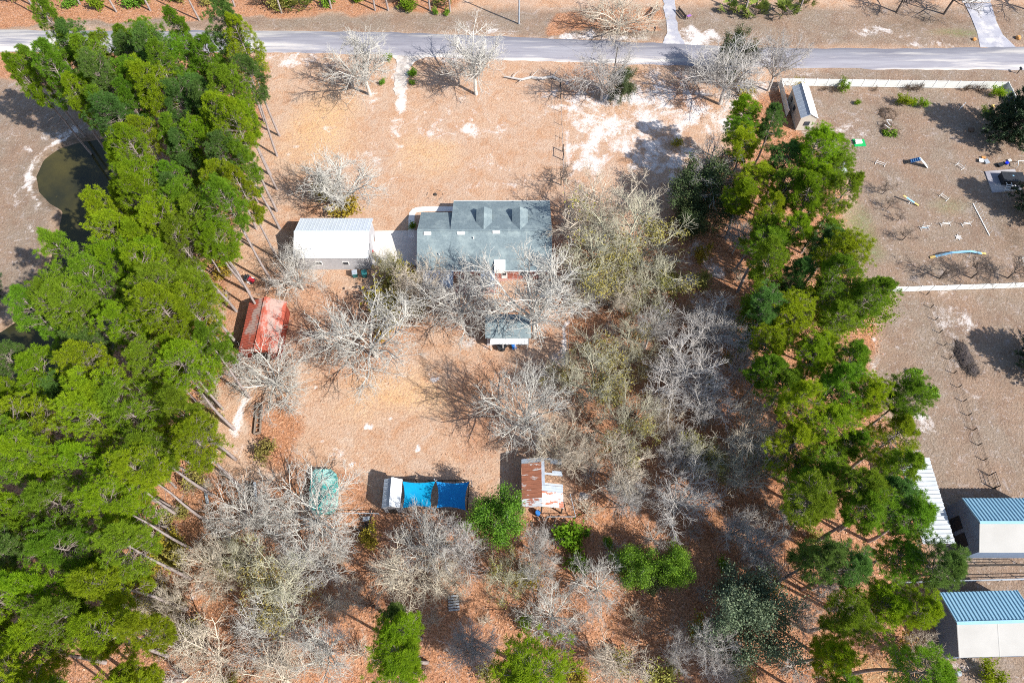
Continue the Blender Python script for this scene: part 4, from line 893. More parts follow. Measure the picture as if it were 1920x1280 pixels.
FINE = ('branches', 'twigs', 'leaves', 'crown', 'foliage', 'fronds', 'stems')
for t_ in protos:
    for c_ in t_.children:
        if c_.name.split('.')[0] in FINE: c_['kind'] = 'stuff'
def setmat(t, part, m):
    for ch in t.children:
        if ch.name.split('.')[0] == part: ch.material_slots[0].link = 'OBJECT'; ch.material_slots[0].material = m
used = {}
def put(src, loc, rz, scale, label, group=None, name=None):
    t = copy_thing(src, loc, rz, scale, label, group)
    if group is None and 'group' in t: del t['group']
    return t
rt = random.Random(11)
def bare(kind, cx, cy, rpx, label, H=None, group='bare winter trees', base=None, lean=None):
    """crown centre and radius as seen in the photograph"""
    hm = (H or 13)*.6; x, y = G(cx, cy, hm); r_m = rpx*mpp(cy, hm)
    if base: x, y = G(*base)
    src = rt.choice(bares[kind]); sxy = r_m/src['rad']; sz = (H or max(8, min(16, r_m*1.75)))/src['top']
    t = put(src, (x, y, -.05), rt.random()*6.28, (sxy, sxy, sz), label, group)
    if lean: t.rotation_euler = (lean[0], lean[1], t.rotation_euler.z); t.rotation_mode = 'XYZ'
    return t
# ------------------------------------------------------------------ the individual bare trees
T = [ # kind, crown cx, cy, radius, label, height, base
 ('white', 672, 118, 70, 'pale bare tree at the roadside left of the sandy driveway', 15, (693, 177)),
 ('white', 885, 130, 74, 'pale bare tree at the roadside right of the sandy driveway', 15, (893, 177)),
 ('grey', 1130, 148, 62, 'grey bare tree at the roadside beside the pole and fallen log', 13, (1127, 188)),
 ('grey', 1345, 135, 76, 'broad grey bare tree at the road edge in front of the dark evergreen', 15, (1350, 195)),
 ('grey', 1448, 115, 54, 'grey bare tree right at the start of the white vinyl fence', 15, (1440, 170)),
 ('white', 637, 330, 78, 'white bare tree on the front lawn above the workshop', 14, (645, 396)),
 ('white', 528, 482, 60, 'leaning white bare tree at the left corner of the workshop', 14, (568, 542)),
 ('white', 690, 590, 118, 'huge pale bare tree with golden shrubs at its right below the workshop', 20, (706, 668)),
 ('white', 497, 685, 92, 'low pale bare tree spreading below the red shed', 8.5, (520, 722)),
 ('white', 995, 500, 100, 'large pale bare tree over the right half of the house roof', 23, (1003, 632)),
 ('white', 868, 520, 90, 'pale bare tree over the middle of the house roof', 20, (868, 605)),
 ('white', 590, 930, 105, 'spreading pale bare tree over the teal pool cover', 15, (600, 985)),
 ('white', 425, 930, 78, 'pale bare tree between the planks left of the teal pool cover', 13, (480, 985)),
 ('beige', 1130, 385, 100, 'beige fine twigged tree right of the house front corner', 14, None),
 ('olive', 1185, 450, 115, 'mossy olive bare tree right of the house', 15, None),
 ('olive', 1120, 480, 75, 'mossy bare tree just right of the boundary fence beside the house', 14, None),
 ('olive', 1215, 525, 62, 'olive leafed tree below the big mossy tree right of the house', 12, None),
 ('beige', 1155, 545, 48, 'small beige bare tree above the orange leaf litter right of the fence', 9, None),
 ('white', 1095, 545, 42, 'small white bare tree at the boundary fence below the house', 10, None),
 ('olive', 1120, 690, 75, 'olive tinged bare tree in the upper left of the woods', 14, None),
 ('olive', 1190, 650, 62, 'mossy bare tree above the middle of the woods', 13, None),
 ('grey', 1285, 690, 80, 'dense grey bare tree in the middle of the woods', 15, None),
 ('grey', 1335, 610, 66, 'grey bare tree below the shaded sandy clearing', 13, None),
 ('grey', 1395, 670, 42, 'grey bare tree next to the right pine belt', 12, None),
 ('grey', 1330, 750, 58, 'low grey bare tree right of the middle of the woods', 12, None),
 ('white', 1010, 730, 92, 'pale bare tree at the left edge of the woods casting the long lawn shadow', 20, (985, 806)),
 ('beige', 1045, 820, 58, 'beige bare tree above the rusty barn', 13, None),
 ('olive', 1180, 745, 66, 'slender mossy tree with tall pale trunk mid woods', 16, (1162, 830)),
 ('beige', 1165, 870, 62, 'beige bare tree over the white buckets right of the rusty barn', 12, None),
 ('grey', 1275, 905, 78, 'grey bare tree with limbs spreading low over orange leaves', 12, (1262, 960)),
 ('grey', 1275, 850, 45, 'small grey bare tree above the low spreading one', 11, None),
 ('beige', 1410, 800, 72, 'beige grey bare tree left of the right pine belt', 14, None),
 ('beige', 1420, 880, 62, 'pale olive bare tree below the beige grey one by the pines', 13, None),
 ('olive', 1370, 870, 45, 'mossy bare tree left of the pale olive one by the pines', 12, None),
 ('beige', 1240, 770, 40, 'thin beige tree in the centre of the woods', 11, None),
 ('grey', 1340, 310, 62, 'pale grey bare crown over the dark oak', 14, None),
 ('white', 800, 1010, 78, 'pale bare tree directly below the turquoise sail', 14, (815, 1040)),
 ('grey', 860, 1000, 55, 'grey bare tree directly below the darker blue sail', 13, (868, 1045)),
 ('grey', 1012, 1005, 40, 'small grey bare tree below the rusty barn', 9, (1010, 1040)),
 ('white', 1005, 1065, 45, 'white bare tree below the bright green tree', 12, None),
 ('beige', 770, 1080, 75, 'beige bare tree drooping below the sails', 12, None),
 ('beige', 850, 1085, 45, 'small beige bare tree left of the pallet', 10, None),
 ('white', 580, 1040, 75, 'pale bare tree below the teal pool cover', 14, None),
 ('olive', 520, 1110, 80, 'mossy bare tree in the lower left woods above the white one', 14, None),
 ('white', 495, 1180, 80, 'white bare tree in the lower left woods', 14, None),
 ('white', 600, 1215, 66, 'pale bare tree left of the paired lime pines', 12, None),
 ('beige', 390, 1060, 62, 'beige bare tree at the right edge of the left pine belt', 13, None),
 ('olive', 440, 1040, 50, 'mossy tree beside the left pine belt', 12, None),
 ('beige', 380, 1230, 75, 'beige bare tree at the bottom edge beside the left pine belt', 14, None),
 ('beige', 510, 1275, 70, 'beige bare tree cut by the bottom edge', 13, None),
 ('grey', 865, 1190, 46, 'grey bare tree left of the twin below the pallet', 10, (880, 1215)),
 ('grey', 915, 1215, 52, 'grey bare tree right of the twin below the pallet', 10, (895, 1225)),
 ('white', 1112, 1105, 60, 'star shaped white bare tree left of the bright green broad tree', 12, (1115, 1110)),
 ('white', 1040, 1150, 66, 'white bare tree with crooked limbs above the dark lime pine', 12, None),
 ('beige', 1165, 1245, 62, 'beige bare tree at the bottom centre', 12, None),
 ('grey', 1270, 1180, 50, 'grey bare tree left of the sage oak', 11, (1312, 1215)),
 ('grey', 1275, 1225, 40, 'low grey bare tree at the bottom left of the sage oak', 9, None),
 ('grey', 1360, 1260, 34, 'small grey bare tree at the bottom edge under the sage oak', 9, None),
 ('grey', 1425, 1025, 55, 'grey bare tree above the sage oak', 13, None),
 ('grey', 1385, 990, 45, 'grey bare tree in the dark gap above the sage oak', 11, None),
 ('grey', 1490, 960, 45, 'grey bare tree at the foot of the right pine belt', 12, None),
 ('grey', 1560, 1090, 40, 'grey bare tree among orange leaves in the right pine belt', 11, None),
 ('grey', 1505, 1150, 38, 'small grey bare tree right of the sage oak', 10, None),
 ('beige', 1740, 1230, 45, 'beige bare tree at the corner of the lower barn', 10, None),
 ('olive', 700, 470, 30, 'small mossy tree between the slab and the workshop back', 9, (735, 520)),
 ('beige', 790, 500, 55, 'beige bare tree at the left corner of the house roof', 12, (800, 560)),
 ('grey', 1390, 440, 34, 'thin grey tree beside the shaded drive through the woods', 9, None),
 ('beige', 645, 1120, 40, 'beige bare tree in the lower left woods beside the long shadows', 11, None),
 ('olive', 950, 1080, 48, 'olive tree right of the pallet', 11, None),
 ('beige', 300, 1130, 40, 'beige bare tree under the left pine belt', 12, None),
 ('olive', 1310, 850, 50, 'mossy tree right of the low spreading grey one', 12, None),
 ('beige', 1110, 410, 40, 'beige bare tree nearest the house right wall', 12, None),
 ('grey', 1225, 610, 48, 'slim grey bare tree at the top of the woods left of the sandy clearing', 12, None),
 ('olive', 1060, 690, 40, 'small mossy tree beside the boundary fence at the woods corner', 11, None),
 ('beige', 1090, 845, 45, 'beige bare tree up and right of the rusty barn', 12, None),
 ('olive', 1450, 850, 45, 'mossy bare tree touching the right pine belt', 12, None),
 ('grey', 1180, 930, 40, 'thin grey tree right of the white drums', 10, None),
 ('beige', 1165, 20, 75, 'wide beige bare tree beyond the road left of the gravel drive', 9, None),
]
for kd, cx_, cy_, rp, lab, H_, bs0 in T: bare(kd, cx_, cy_, rp, lab, H_, base=bs0)
Y = [((1762, 522), 40, 'young bare tree, leftmost of the row above the dividing vinyl fence'), ((1822, 521), 40, 'young bare tree, middle one of the row above the dividing vinyl fence'), ((1890, 521), 40, 'young bare tree, rightmost of the row above the dividing vinyl fence'),
     ((1655, 364), 22, 'thin bare sapling left of the yellow and blue seesaw'), ((1664, 391), 20, 'bare sapling below the seesaw'), ((1684, 413), 16, 'thin bare sapling left of the turquoise jump'), ((1692, 450), 22, 'bushy bare sapling between the grass patch and the dog walk'),
     ((1681, 23), 55, 'bare tree beyond the road left of its larger neighbour'), ((1770, 27), 62, 'bare tree beyond the road beside the top right drive'), ((1925, 18), 60, 'bare tree at the top right corner'), ((1052, 347), 36, 'small dark bare tree standing in the boundary fence')]
for b, r_, lab in Y:
    hh = r_*mpp(b[1])*1.25; put(bares['young'][0], (*G(*b), -.03), rt.random()*6.28, (r_*mpp(b[1])/2.6*.8,)*2+(hh/5.4,), lab, 'young bare trees')
# leafy trees
def leafy(src, cx, cy, rpx, H, label, group=None, base=None):
    hm = H*.6; x, y = G(cx, cy, hm) if not base else G(*base); r_m = rpx*mpp(cy, hm); return put(src, (x, y, -.05), rt.random()*6.28, (r_m/7.0, r_m/7.0, H/13.), label, group)
NE = {'lime': LIME, 'mid': MIDG, 'deep': DEEPG}
def pine(px, py, tone, label, H=24, sc=1.0, group='pine trees', h=None, base=False):
    x, y = G(px, py) if base else G(px, py, H*.8); i = rt.randrange(len(pines)); src = pines[i]; h0 = [25, 27, 23, 26, 21, 28, 24][i]
    t = put(src, (x, y, -.1), rt.random()*6.28, (sc, sc, H/h0), label, group); setmat(t, 'crown', NE[tone]); return t
pine(1560, 292, 'lime', 'yellow green pine over the low white shelter', 17, 1.0); pine(1556, 335, 'mid', 'mid green pine in front of the low white shelter', 17, .95)
leafy(oak, 1335, 350, 66, 14, 'dark green oak at the edge of the sandy clearing'); leafy(oak, 1300, 395, 34, 9, 'small dark oak at the lower left of the bigger dark oak')
leafy(oak, 1385, 90, 32, 13, 'dark evergreen beside the road behind the grey tree')
leafy(deep, 1600, 555, 82, 16, 'large round dark green tree at the end of the dividing fence'); leafy(deep, 1440, 580, 62, 15, 'dark green tree on the left side of the right pine belt')
leafy(sage, 1420, 1150, 88, 15, 'broad sage green oak in the lower right woods'); leafy(bright, 935, 965, 64, 13, 'bright green tree between the blue sail and the rusty barn')
leafy(bright, 1195, 1060, 50, 10, 'bright green broad tree in the bottom woods'); leafy(bright, 1265, 1065, 46, 10, 'bright green tree, right one of the touching pair in the bottom woods')
leafy(oak, 1235, 1075, 30, 8, 'shaded green tree at the foot of the bright green pair')
leafy(oak, 1170, 150, 24, 9, 'small olive green evergreen behind the grey roadside tree')
put(cedar, (*G(1888, 262), 0), 1.0, (1.25, 1.25, 1.15), 'large dark cedar in the dog yard near the right edge', 'dark cedars'); put(cedar, (*G(1940, 398), 0), 2.0, (1.0, 1.0, 1.0), 'dark cedar cut by the right edge below the hot tub', 'dark cedars')
put(cedar, (*G(-30, 560), 0), 2.6, (.9, .9, .7), 'dark cedar cut by the left edge beside the pond', 'dark cedars'); put(cedar, (*G(1955, 690), 0), .6, (1., 1., .8), 'dark cedar at the right edge of the bare field', 'dark cedars')
# single pines

pine(765, 1175, 'lime', 'lime green pine, upper one of the pair in the bottom woods', 17, 1.0); pine(775, 1225, 'lime', 'lime green pine, lower one of the pair in the bottom woods', 18, 1.1); pine(735, 1160, 'deep', 'small deep green pine beside the lime pair', 13, .6)
pine(1020, 1255, 'lime', 'round yellow green pine at the bottom edge', 18, 1.35); pine(975, 1275, 'mid', 'darker pine touching the round yellow green one', 15, .8)
# ---- the left pine belt
crownL = [(470, 60), (475, 130), (462, 200), (458, 300), (450, 400), (415, 470), (400, 560), (385, 650), (368, 750), (352, 830), (325, 900), (262, 960), (250, 1060), (270, 1180), (250, 1300), (200, 1420), (-160, 1420), (-160, 730), (10, 690), (62, 630), (105, 565), (165, 480), (212, 345), (235, 265), (175, 200), (75, 175), (30, 140), (20, 95), (100, 65), (170, 75), (300, 65), (400, 70)]
PLH = 19.
polyL = np.array([G(x, y, PLH) for x, y in crownL])
def poisson(poly, d, seed, n=14000, jit=1.0):
    r = np.random.default_rng(seed); lo, hi = poly.min(0), poly.max(0); c = r.uniform(lo, hi, (n, 2)); c = c[sdf(poly, c[:, 0], c[:, 1]) < 0]; out = np.empty((0, 2))
    for p in c:
        if len(out) == 0 or np.min(np.sum((out-p)**2, 1)) > d*d: out = np.vstack([out, p])
    return out
def proj(x, y, z):
    zz = z-CAM_H; dd = y*st-zz*ct; return 960+FOC*x/dd, 640-FOC*(y*ct+zz*st)/dd
def left_label(px, py):
    if py < 130: return 'in the pine clump by the road at the top left'
    if py < 260: return 'in left belt between the road and the pond'
    if py < 420: return ('overhanging the curved pond' if px < 260 else 'in left belt beside the front lawn')
    if py < 560: return ('leaning over the dark pond water' if px < 230 else 'in left belt level with the workshop')
    if py < 700: return ('at the lower end of the pond' if px < 200 else 'in left belt level with the red shed')
    if py < 860: return ('at the left edge below the pond' if px < 170 else 'in left belt beside the pale sandy track')
    if py < 1020: return ('at the left edge lower down' if px < 150 else 'in left belt level with the teal pool')
    return 'in the bottom left corner pines'
def side(px, py):
    e = np.interp(py, [100, 300, 560, 800, 1000, 1280], [470, 455, 400, 360, 260, 240])-px
    return ', lawn side' if e < 70 else (', second row' if e < 145 else (', third row' if e < 215 else ', deep inside'))
TW = {'lime': 'yellow green', 'mid': 'mid green', 'deep': 'deep green'}
cl = poisson(polyL, 4.0, 21); cnt = 0
for x, y in cl:
    px, py = proj(x, y, PLH)
    if px < -150 or py > 1400: continue
    tone = 'lime' if rt.random() < (.62 if px > 230 and py > 180 else .30) else ('mid' if rt.random() < .75 else 'deep')
    if py < 220 and px < 250 and rt.random() < .6: tone = 'deep' if rt.random() < .4 else 'mid'
    H_ = rt.uniform(20, 27); i = rt.randrange(len(pines)); h0 = [25, 27, 23, 26, 21, 28, 24][i]; s_ = rt.uniform(.82, 1.12)
    loc = left_label(px, py)+side(px, py); t = put(pines[i], (x, y, -.35 if sdf(POND, np.array([x]), np.array([y]))[0] < 1 else -.1), rt.random()*6.28, (s_, s_, H_/h0), '%s pine %s' % (TW[tone], loc), 'pines %s' % left_label(px, py)); setmat(t, 'crown', NE[tone]); cnt += 1
# ---- the right pine belt
crownR = [(1400, 185), (1395, 300), (1425, 400), (1440, 470), (1440, 560), (1440, 680), (1450, 760), (1485, 830), (1530, 890), (1490, 970), (1515, 1050), (1580, 1110), (1575, 1180), (1550, 1300), (1560, 1400), (1740, 1400), (1715, 1280), (1720, 1190), (1760, 1140), (1790, 1090), (1780, 1040), (1730, 1010), (1745, 960), (1720, 900), (1650, 850), (1690, 810), (1690, 745), (1620, 700), (1610, 650), (1640, 600), (1590, 500), (1575, 430), (1565, 340), (1520, 285), (1470, 235), (1430, 200)]
polyR = np.array([G(x, y, 15.) for x, y in crownR]); cr_ = poisson(polyR, 4.0, 33)
def right_label(px, py):
    if py < 330: return 'in right pine belt near the long white shed'
    if py < 480: return 'in right pine belt beside the dog yard'
    if py < 640: return 'in right pine belt near the dividing vinyl fence'
    if py < 800: return 'in right pine belt beside the bare field'
    if py < 950: return 'in right pine belt above the corrugated carport'
    if py < 1090: return 'in right pine belt beside the upper blue barn'
    return 'in right pine belt beside the lower blue barn'
for x, y in cr_:
    px, py = proj(x, y, 15)
    if px > 1462 and py < 262: continue
    H_ = rt.uniform(15, 21); i = rt.randrange(len(pines)); h0 = [25, 27, 23, 26, 21, 28, 24][i]; s_ = rt.uniform(.85, 1.15)
    tone = rt.choices(['lime', 'mid', 'deep'], [.35, .5, .15])[0]; loc = right_label(px, py); mid_ = np.interp(py, [200, 450, 650, 800, 950, 1280], [1455, 1510, 1530, 1570, 1640, 1660]); loc += ', woods side' if px < mid_-25 else (', yard side' if px > mid_+25 else ', middle')
    t = put(pines[i], (x, y, -.1), rt.random()*6.28, (s_, s_, H_/h0), '%s pine %s' % (TW[tone].capitalize(), loc), 'pines %s' % right_label(px, py)); setmat(t, 'crown', NE[tone])
# pines and scrub beyond the road
for px, py in [(94, 42), (218, 22), (282, 20), (374, 38), (528, 25), (621, 16), (703, 20), (728, 20), (806, 20), (844, 22), (60, 10), (150, 8), (440, 12), (1396, 26), (1496, 26), (1418, 12), (1340, -8), (1450, -10)]:
    pine(px, py, rt.choice(['lime', 'mid']), 'pine trunk beyond the road %s' % ('among the palmettos left of the gravel drive' if px < 1000 else 'among the palmettos right of the gravel drive'), rt.uniform(20, 25), .9, 'pines beyond the road', base=True)
# shorter pines filling the lawn-side edge of the left belt
for i_ in range(34):
    f_ = (i_+rt.random())/34; by = lerp(125, 1230, f_); bx = np.interp(by, [125, 300, 450, 560, 700, 830, 950, 1060, 1180, 1280], [478, 468, 432, 415, 392, 375, 335, 295, 280, 275])-rt.uniform(0, 26)
    h_ = rt.uniform(9, 15); t = pine(bx, by, rt.choice(['lime', 'lime', 'mid']), 'short pine at the lawn side foot of the left belt %s' % ('beside the front lawn' if by < 400 else ('level with the workshop' if by < 540 else ('beside the red shed' if by < 700 else ('beside the sandy track' if by < 860 else ('left of the teal pool' if by < 1000 else 'at the bottom woods'))))), h_, rt.uniform(.62, .8), 'short pines along the left belt', base=True)
# extra dense understorey
def shrub(src, px, py, s_, label, group, rz=None): return put(src, (*G(px, py), -.05), rt.random()*6.28 if rz is None else rz, (s_*rt.uniform(.9, 1.1),)*2+(s_*rt.uniform(.85, 1.15),), label, group)
for px, py, s_ in [(535, 12, 1.6), (552, 14, 1.5), (575, 14, 1.2), (765, 18, 1.2), (830, 12, 1.2)]: shrub(palm, px, py, s_, 'palmetto clump in the scrub beyond the road', 'palmettos beyond the road')
for px, py, s_, lab in [(1366, 22, 1.35, 'palmetto bush nearest the purple draped bench'), (1388, 30, 1.2, 'small palmetto bush beside the pine trunk beyond the road'), (1420, 28, 1.8, 'large palmetto bush right of the small pair'), (1468, 30, 2.0, 'palmetto bush standing alone above the road'), (1504, 10, 1.6, 'palmetto bush at the top edge above the lone one'), (1400, 4, 1.5, 'palmetto bush at the top edge behind the pair')]:
    shrub(palm2, px, py, s_, lab, 'palmettos beyond the road')
for i in range(46):
    px = rt.uniform(0, 880); py = rt.uniform(-25, 18)+(8 if px < 120 else 0); k = rt.choice([sh_green, sh_olive, sh_bright, sh_brown, sh_green, sh_olive])
    shrub(k, px, py, rt.uniform(.9, 1.7), {'green_shrub': 'green shrub in the scrub strip beyond the road', 'olive_shrub': 'olive shrub in the scrub strip beyond the road', 'bare_shrub': 'brown leafless shrub in the scrub strip beyond the road'}[k.name.split('.')[0]], 'scrub beyond the road')
for px, py, s_ in [(817, 27, .7), (838, 28, .7)]: shrub(sh_bright, px, py, s_, 'small yellow green shrub at the edge of the far verge', 'small shrubs on the far verge')
# edge of the left belt, lower woods, right woods
US = [((415, 470), (440, 520)), ((400, 560), (430, 660)), ((385, 700), (405, 830)), ((360, 840), (400, 930)), ((300, 960), (350, 1060)), ((270, 1080), (350, 1250))]
for a, b in US:
    for k in range(12):
        px, py = rt.uniform(a[0], b[0]), rt.uniform(a[1], b[1]); k_ = rt.choice([sh_olive, sh_gold, sh_twig, sh_brown, sh_twig])
        shrub(k_, px, py, rt.uniform(.7, 1.3), {'olive_shrub': 'olive shrub under the edge of the left pine belt', 'golden_shrub': 'yellow leafed shrub under the edge of the left pine belt', 'bare_shrub': 'leafless shrub under the edge of the left pine belt'}[k_.name.split('.')[0]], 'shrubs along the left pine belt')
woods = np.array([G(*p) for p in [(1085, 520), (1240, 480), (1420, 480), (1440, 650), (1480, 850), (1540, 960), (1560, 1290), (330, 1290), (350, 1080), (640, 1010), (1080, 990), (1090, 760)]])
for x, y in poisson(woods, 5.2, 44):
    px, py = proj(x, y, 0); k_ = rt.choices([sh_olive, sh_twig, sh_grey, sh_brown, sh_gold, sh_green], [3, 4, 3, 3, 1, .6])[0]
    if any(math.hypot(px-a, py-b) < 34 for a, b in [(1150, 930), (1120, 1000), (700, 1090), (1200, 1130), (1040, 1060)]) : continue
    loc = 'upper woods right of the house' if py < 700 else ('middle woods right of the rusty barn' if py < 960 else ('bottom woods left of the lime pines' if px < 720 else ('bottom woods between the lime pines and the sage oak' if px < 1320 else 'woods around the sage oak')))
    shrub(k_, px, py, rt.uniform(.7, 1.5), {'olive_shrub': 'olive shrub in the %s', 'golden_shrub': 'yellow leafed shrub in the %s', 'bare_shrub': 'leafless shrub in the %s', 'green_shrub': 'green shrub in the %s'}[k_.name.split('.')[0]] % loc, 'undergrowth in the '+loc)
for px, py, s_, k_, lab in [(1062, 1005, 1.9, sh_green, 'dark green shrub below the right end of the rusty barn'), (1078, 1018, 1.4, sh_green, 'green shrub right below the dark one by the rusty barn'), (1100, 1000, .6, sh_bright, 'small bright shrub at the edge of the orange clearing'), (1140, 1020, .8, sh_bright, 'bright shrub left of the bright green pair'), (1330, 1220, .9, sh_green, 'green shrub below the sage oak'),
    (1355, 1060, .9, sh_bright, 'bright low shrub above the sage oak'), (1268, 272, .8, sh_gold, 'small yellow shrub in the shade on the white sand'), (1395, 180, 1.3, sh_gold, 'golden shrub under the grey roadside tree'), (790, 580, 1.2, sh_gold, 'golden shrub below the patio'), (738, 560, 2.2, sh_gold, 'large golden shrub right of the huge pale tree'), (762, 545, 2.0, sh_gold, 'golden shrub between the huge pale tree and the patio'), (728, 592, 1.8, sh_gold, 'golden shrub at the trunk of the huge pale tree'), (748, 532, 2.0, sh_olive, 'olive shrub below the concrete slab'), (650, 400, 1.8, sh_gold, 'golden shrub under the lawn tree above the workshop'), (612, 372, 1.4, sh_olive, 'olive shrub at the left of the lawn tree above the workshop'), (720, 630, 1.3, sh_gold, 'small golden shrub below the huge pale tree'), (705, 563, 1.0, sh_bright, 'yellow green shrub below the workshop bins'),
    (430, 650, .9, sh_bright, 'bright green shrub at the shadow of the red shed'), (500, 850, 1.2, sh_olive, 'olive shrub above the pale tree left of the pool'), (820, 400, 0.6, sh_green, 'x1'), (775, 428, .7, sh_green, 'small green shrub at the front left house corner'), (728, 113, .8, sh_green, 'small green shrub left of the driveway mouth'), (775, 143, .8, sh_green, 'dark shrub right of the driveway edge'), (773, 157, .6, sh_bright, 'small agave like shrub right of the driveway'), (718, 157, .6, sh_bright, 'small shrub left of the driveway at the tree foot'),
    (1690, 195, 1.25, sh_cone, 'upright conifer shrub, largest of the three in the dog yard'), (1710, 198, .7, sh_cone, 'upright conifer shrub, smallest middle one of the three'), (1727, 200, .9, sh_cone, 'upright conifer shrub, rightmost of the three'), (1865, 180, 1.2, sh_cone, 'upright conifer shrub at the corner of the vinyl fence'), (1845, 217, .8, sh_cone, 'small upright conifer shrub near the rectangle frame'), (1577, 170, 1.0, sh_cone, 'yellowish conifer shrub at the vinyl fence near the white shed'), (1607, 196, .5, sh_green, 'tiny green shrub alone below the vinyl fence'), (1495, 158, .7, sh_olive, 'yellowish shrub behind the white shed'),
    (1545, 170, .7, sh_brown, 'brown shrub at the vinyl fence, first right of the white shed'), (1562, 172, .7, sh_brown, 'brown shrub at the vinyl fence, second right of the white shed'), (1640, 170, .6, sh_brown, 'brown shrub at the vinyl fence above the pale sand'), (1705, 168, 1.1, sh_brown, 'wide brown shrub at the vinyl fence above the conifers'), (1722, 168, 1.0, sh_brown, 'brown shrub at the vinyl fence right of the wide one'), (1812, 170, 1.0, sh_brown, 'brown shrub at the vinyl fence before the corner'), (1835, 170, 1.0, sh_brown, 'brown shrub at the vinyl fence closest to the corner conifer'),
    (1700, 1220, 1.3, sh_gold, 'yellow brown shrub at the lower barn corner'), (1850, 1270, 1.3, sh_cone, 'green shrub at the bottom right edge')]:
    if lab != 'x1': shrub(k_, px, py, s_, lab, 'garden shrubs')
for o_ in bpy.data.objects:
    for k_ in ('rad', 'top'):
        if k_ in o_ and o_ not in protos: del o_[k_]
for t in protos:     # the originals stand below nothing: remove them, their copies carry on
    for ch in list(t.children): bpy.data.objects.remove(ch)
    bpy.data.objects.remove(t)
# ------------------------------------------------------------------ yard things
def one(name, mb, m, label, cat, loc=(0, 0, 0), rz=0., group=None):
    o = mb.build(name, m, label=label, cat=cat, group=group); o.location = loc; o.rotation_euler = (0, 0, rz); return o
def ang(a, b):
    p, q = G(*a), G(*b); return math.atan2(q[1]-p[1], q[0]-p[0]), math.dist(p, q)
# utility pole and its line
pl = thing('utility_pole', 'tall pale utility pole beyond the road', 'utility pole', (*G(973, 45), 0))
g = MB(); g.tube([(0, 0, 0), (0, 0, 13)], [.2, .14], 10); link('pole', g.mesh('pole', STEEL), pl); g = MB(); g.box(-1.2, 1.2, -.06, .06, 12.1, 12.25); link('crossarm', g.mesh('crossarm', WOOD), pl)
p2 = thing('utility_pole', 'short dark post at the road edge behind the mossy tree', 'post', (*G(1152, 128), 0)); g = MB(); g.tube([(0, 0, 0), (0, 0, 5.2)], .12, 8); link('pole', g.mesh('pole', DARKWOOD), p2); g = MB(); g.box(-.35, .35, -.05, .05, 4.7, 4.8); link('crossarm', g.mesh('crossarm', WOOD), p2)
a, b = Vector((*G(973, 45), 12.3)), Vector((*G(1152, 128), 5.0)); pts = [a.lerp(b, f)-Vector((0, 0, 1.2*4*f*(1-f))) for f in np.linspace(0, 1, 13)]
g = MB(); g.tube(pts, .022, 4, False); one('service_wire', g, BLACK, 'thin black service wire sagging across the road', 'wire')
# benches beyond the road
def bench(label, a, b, back, group, cloth=False):
    az, L_ = ang(a, b); t = thing('garden_bench', label, 'bench', (*G(*a), 0), az, group); L_ = max(L_, 2.2)
    for k in range(4): g = MB(); g.box(0, L_, -.05+k*.17, .07+k*.17, .5, .55); link('seat_slat', g.mesh('seat_slat', WOOD), t)
    for k in range(3): g = MB(); g.box(0, L_, .72, .77, .65+k*.2, .79+k*.2); link('back_slat', g.mesh('back_slat', WOOD if not back else DARKWOOD), t)
    for xx in (.1, L_-.2):
        for yy in (0, .6): g = MB(); g.box(xx, xx+.1, yy, yy+.1, 0, .5 if yy == 0 else 1.3); link('leg', g.mesh('leg', DARKWOOD), t)
    return t
bench('pale slatted bench left of the gravel drive', (1223, 36), (1237, 19), False, 'benches by the gravel drive'); tb = bench('dark wooden bench with purple cloth right of the gravel drive', (1290, 37), (1276, 20), True, 'benches by the gravel drive')
g = MB(); g.slab([(0, 0, .62), (1, 0, .62), (1.0, .6, .62), (0, .6, .62)], .05); one('purple_cloth', g, PURPLE, 'purple cloth lying on the dark bench beyond the road', 'cloth', (*G(1289, 37), 0), .5)
# mailboxes
for p, lab in (((1226, 62), 'black mailbox on a post left of the gravel drive'), ((1907, 138), 'black mailbox on a post by the road at the right edge')):
    t = thing('mailbox', lab, 'mailbox', (*G(*p), 0), group='mailboxes'); g = MB(); g.box(-.07, .07, -.07, .07, 0, 1.15); link('post', g.mesh('post', DARKWOOD), t)
    g = MB(); pr = [(-.16, 1.15), (.16, 1.15), (.16, 1.35), (.1, 1.45), (-.1, 1.45), (-.16, 1.35)]
    g.add([(x, -.35, z) for x, z in pr]+[(x, .35, z) for x, z in pr], [tuple(range(6)), tuple(range(11, 5, -1))]+[(i, i+6, (i+1) % 6+6, (i+1) % 6) for i in range(6)]); link('box', g.mesh('box', BLACK), t)
    g = MB(); g.box(.165, .19, -.1, .1, 1.3, 1.42); link('flag', g.mesh('flag', REDP), t)
# boulders
def rock(name, label, loc, r_, m, seed, group=None, flat=.7, cat='boulder'):
    r = random.Random(seed); me = bpy.data.meshes.new(name); import bmesh; bm = bmesh.new(); bmesh.ops.create_icosphere(bm, subdivisions=2, radius=r_)
    for v in bm.verts: v.co = v.co*(1+r.uniform(-.18, .18)); v.co.z = v.co.z*flat+r_*.3
    bm.to_mesh(me); bm.free(); me.materials.append(m); return link(name, me, None, loc, 0, label, cat, group)
rock('boulder', 'orange boulder left of the top right drive', (*G(1826, 75), 0), .45, ORANGE, 1, 'orange boulders'); rock('boulder', 'orange boulder right of the top right drive', (*G(1908, 72), 0), .6, ORANGE, 2, 'orange boulders')
rock('tree_stump', 'pale cut stump beside the rectangle frame near the right fence', (*G(1861, 200), 0), .4, YELLOW, 3, cat='stump'); rock('rock', 'dark earth lump right of the big cedar shadow', (*G(1820, 244), 0), .6, BROWNTWIG, 4, cat='rock')
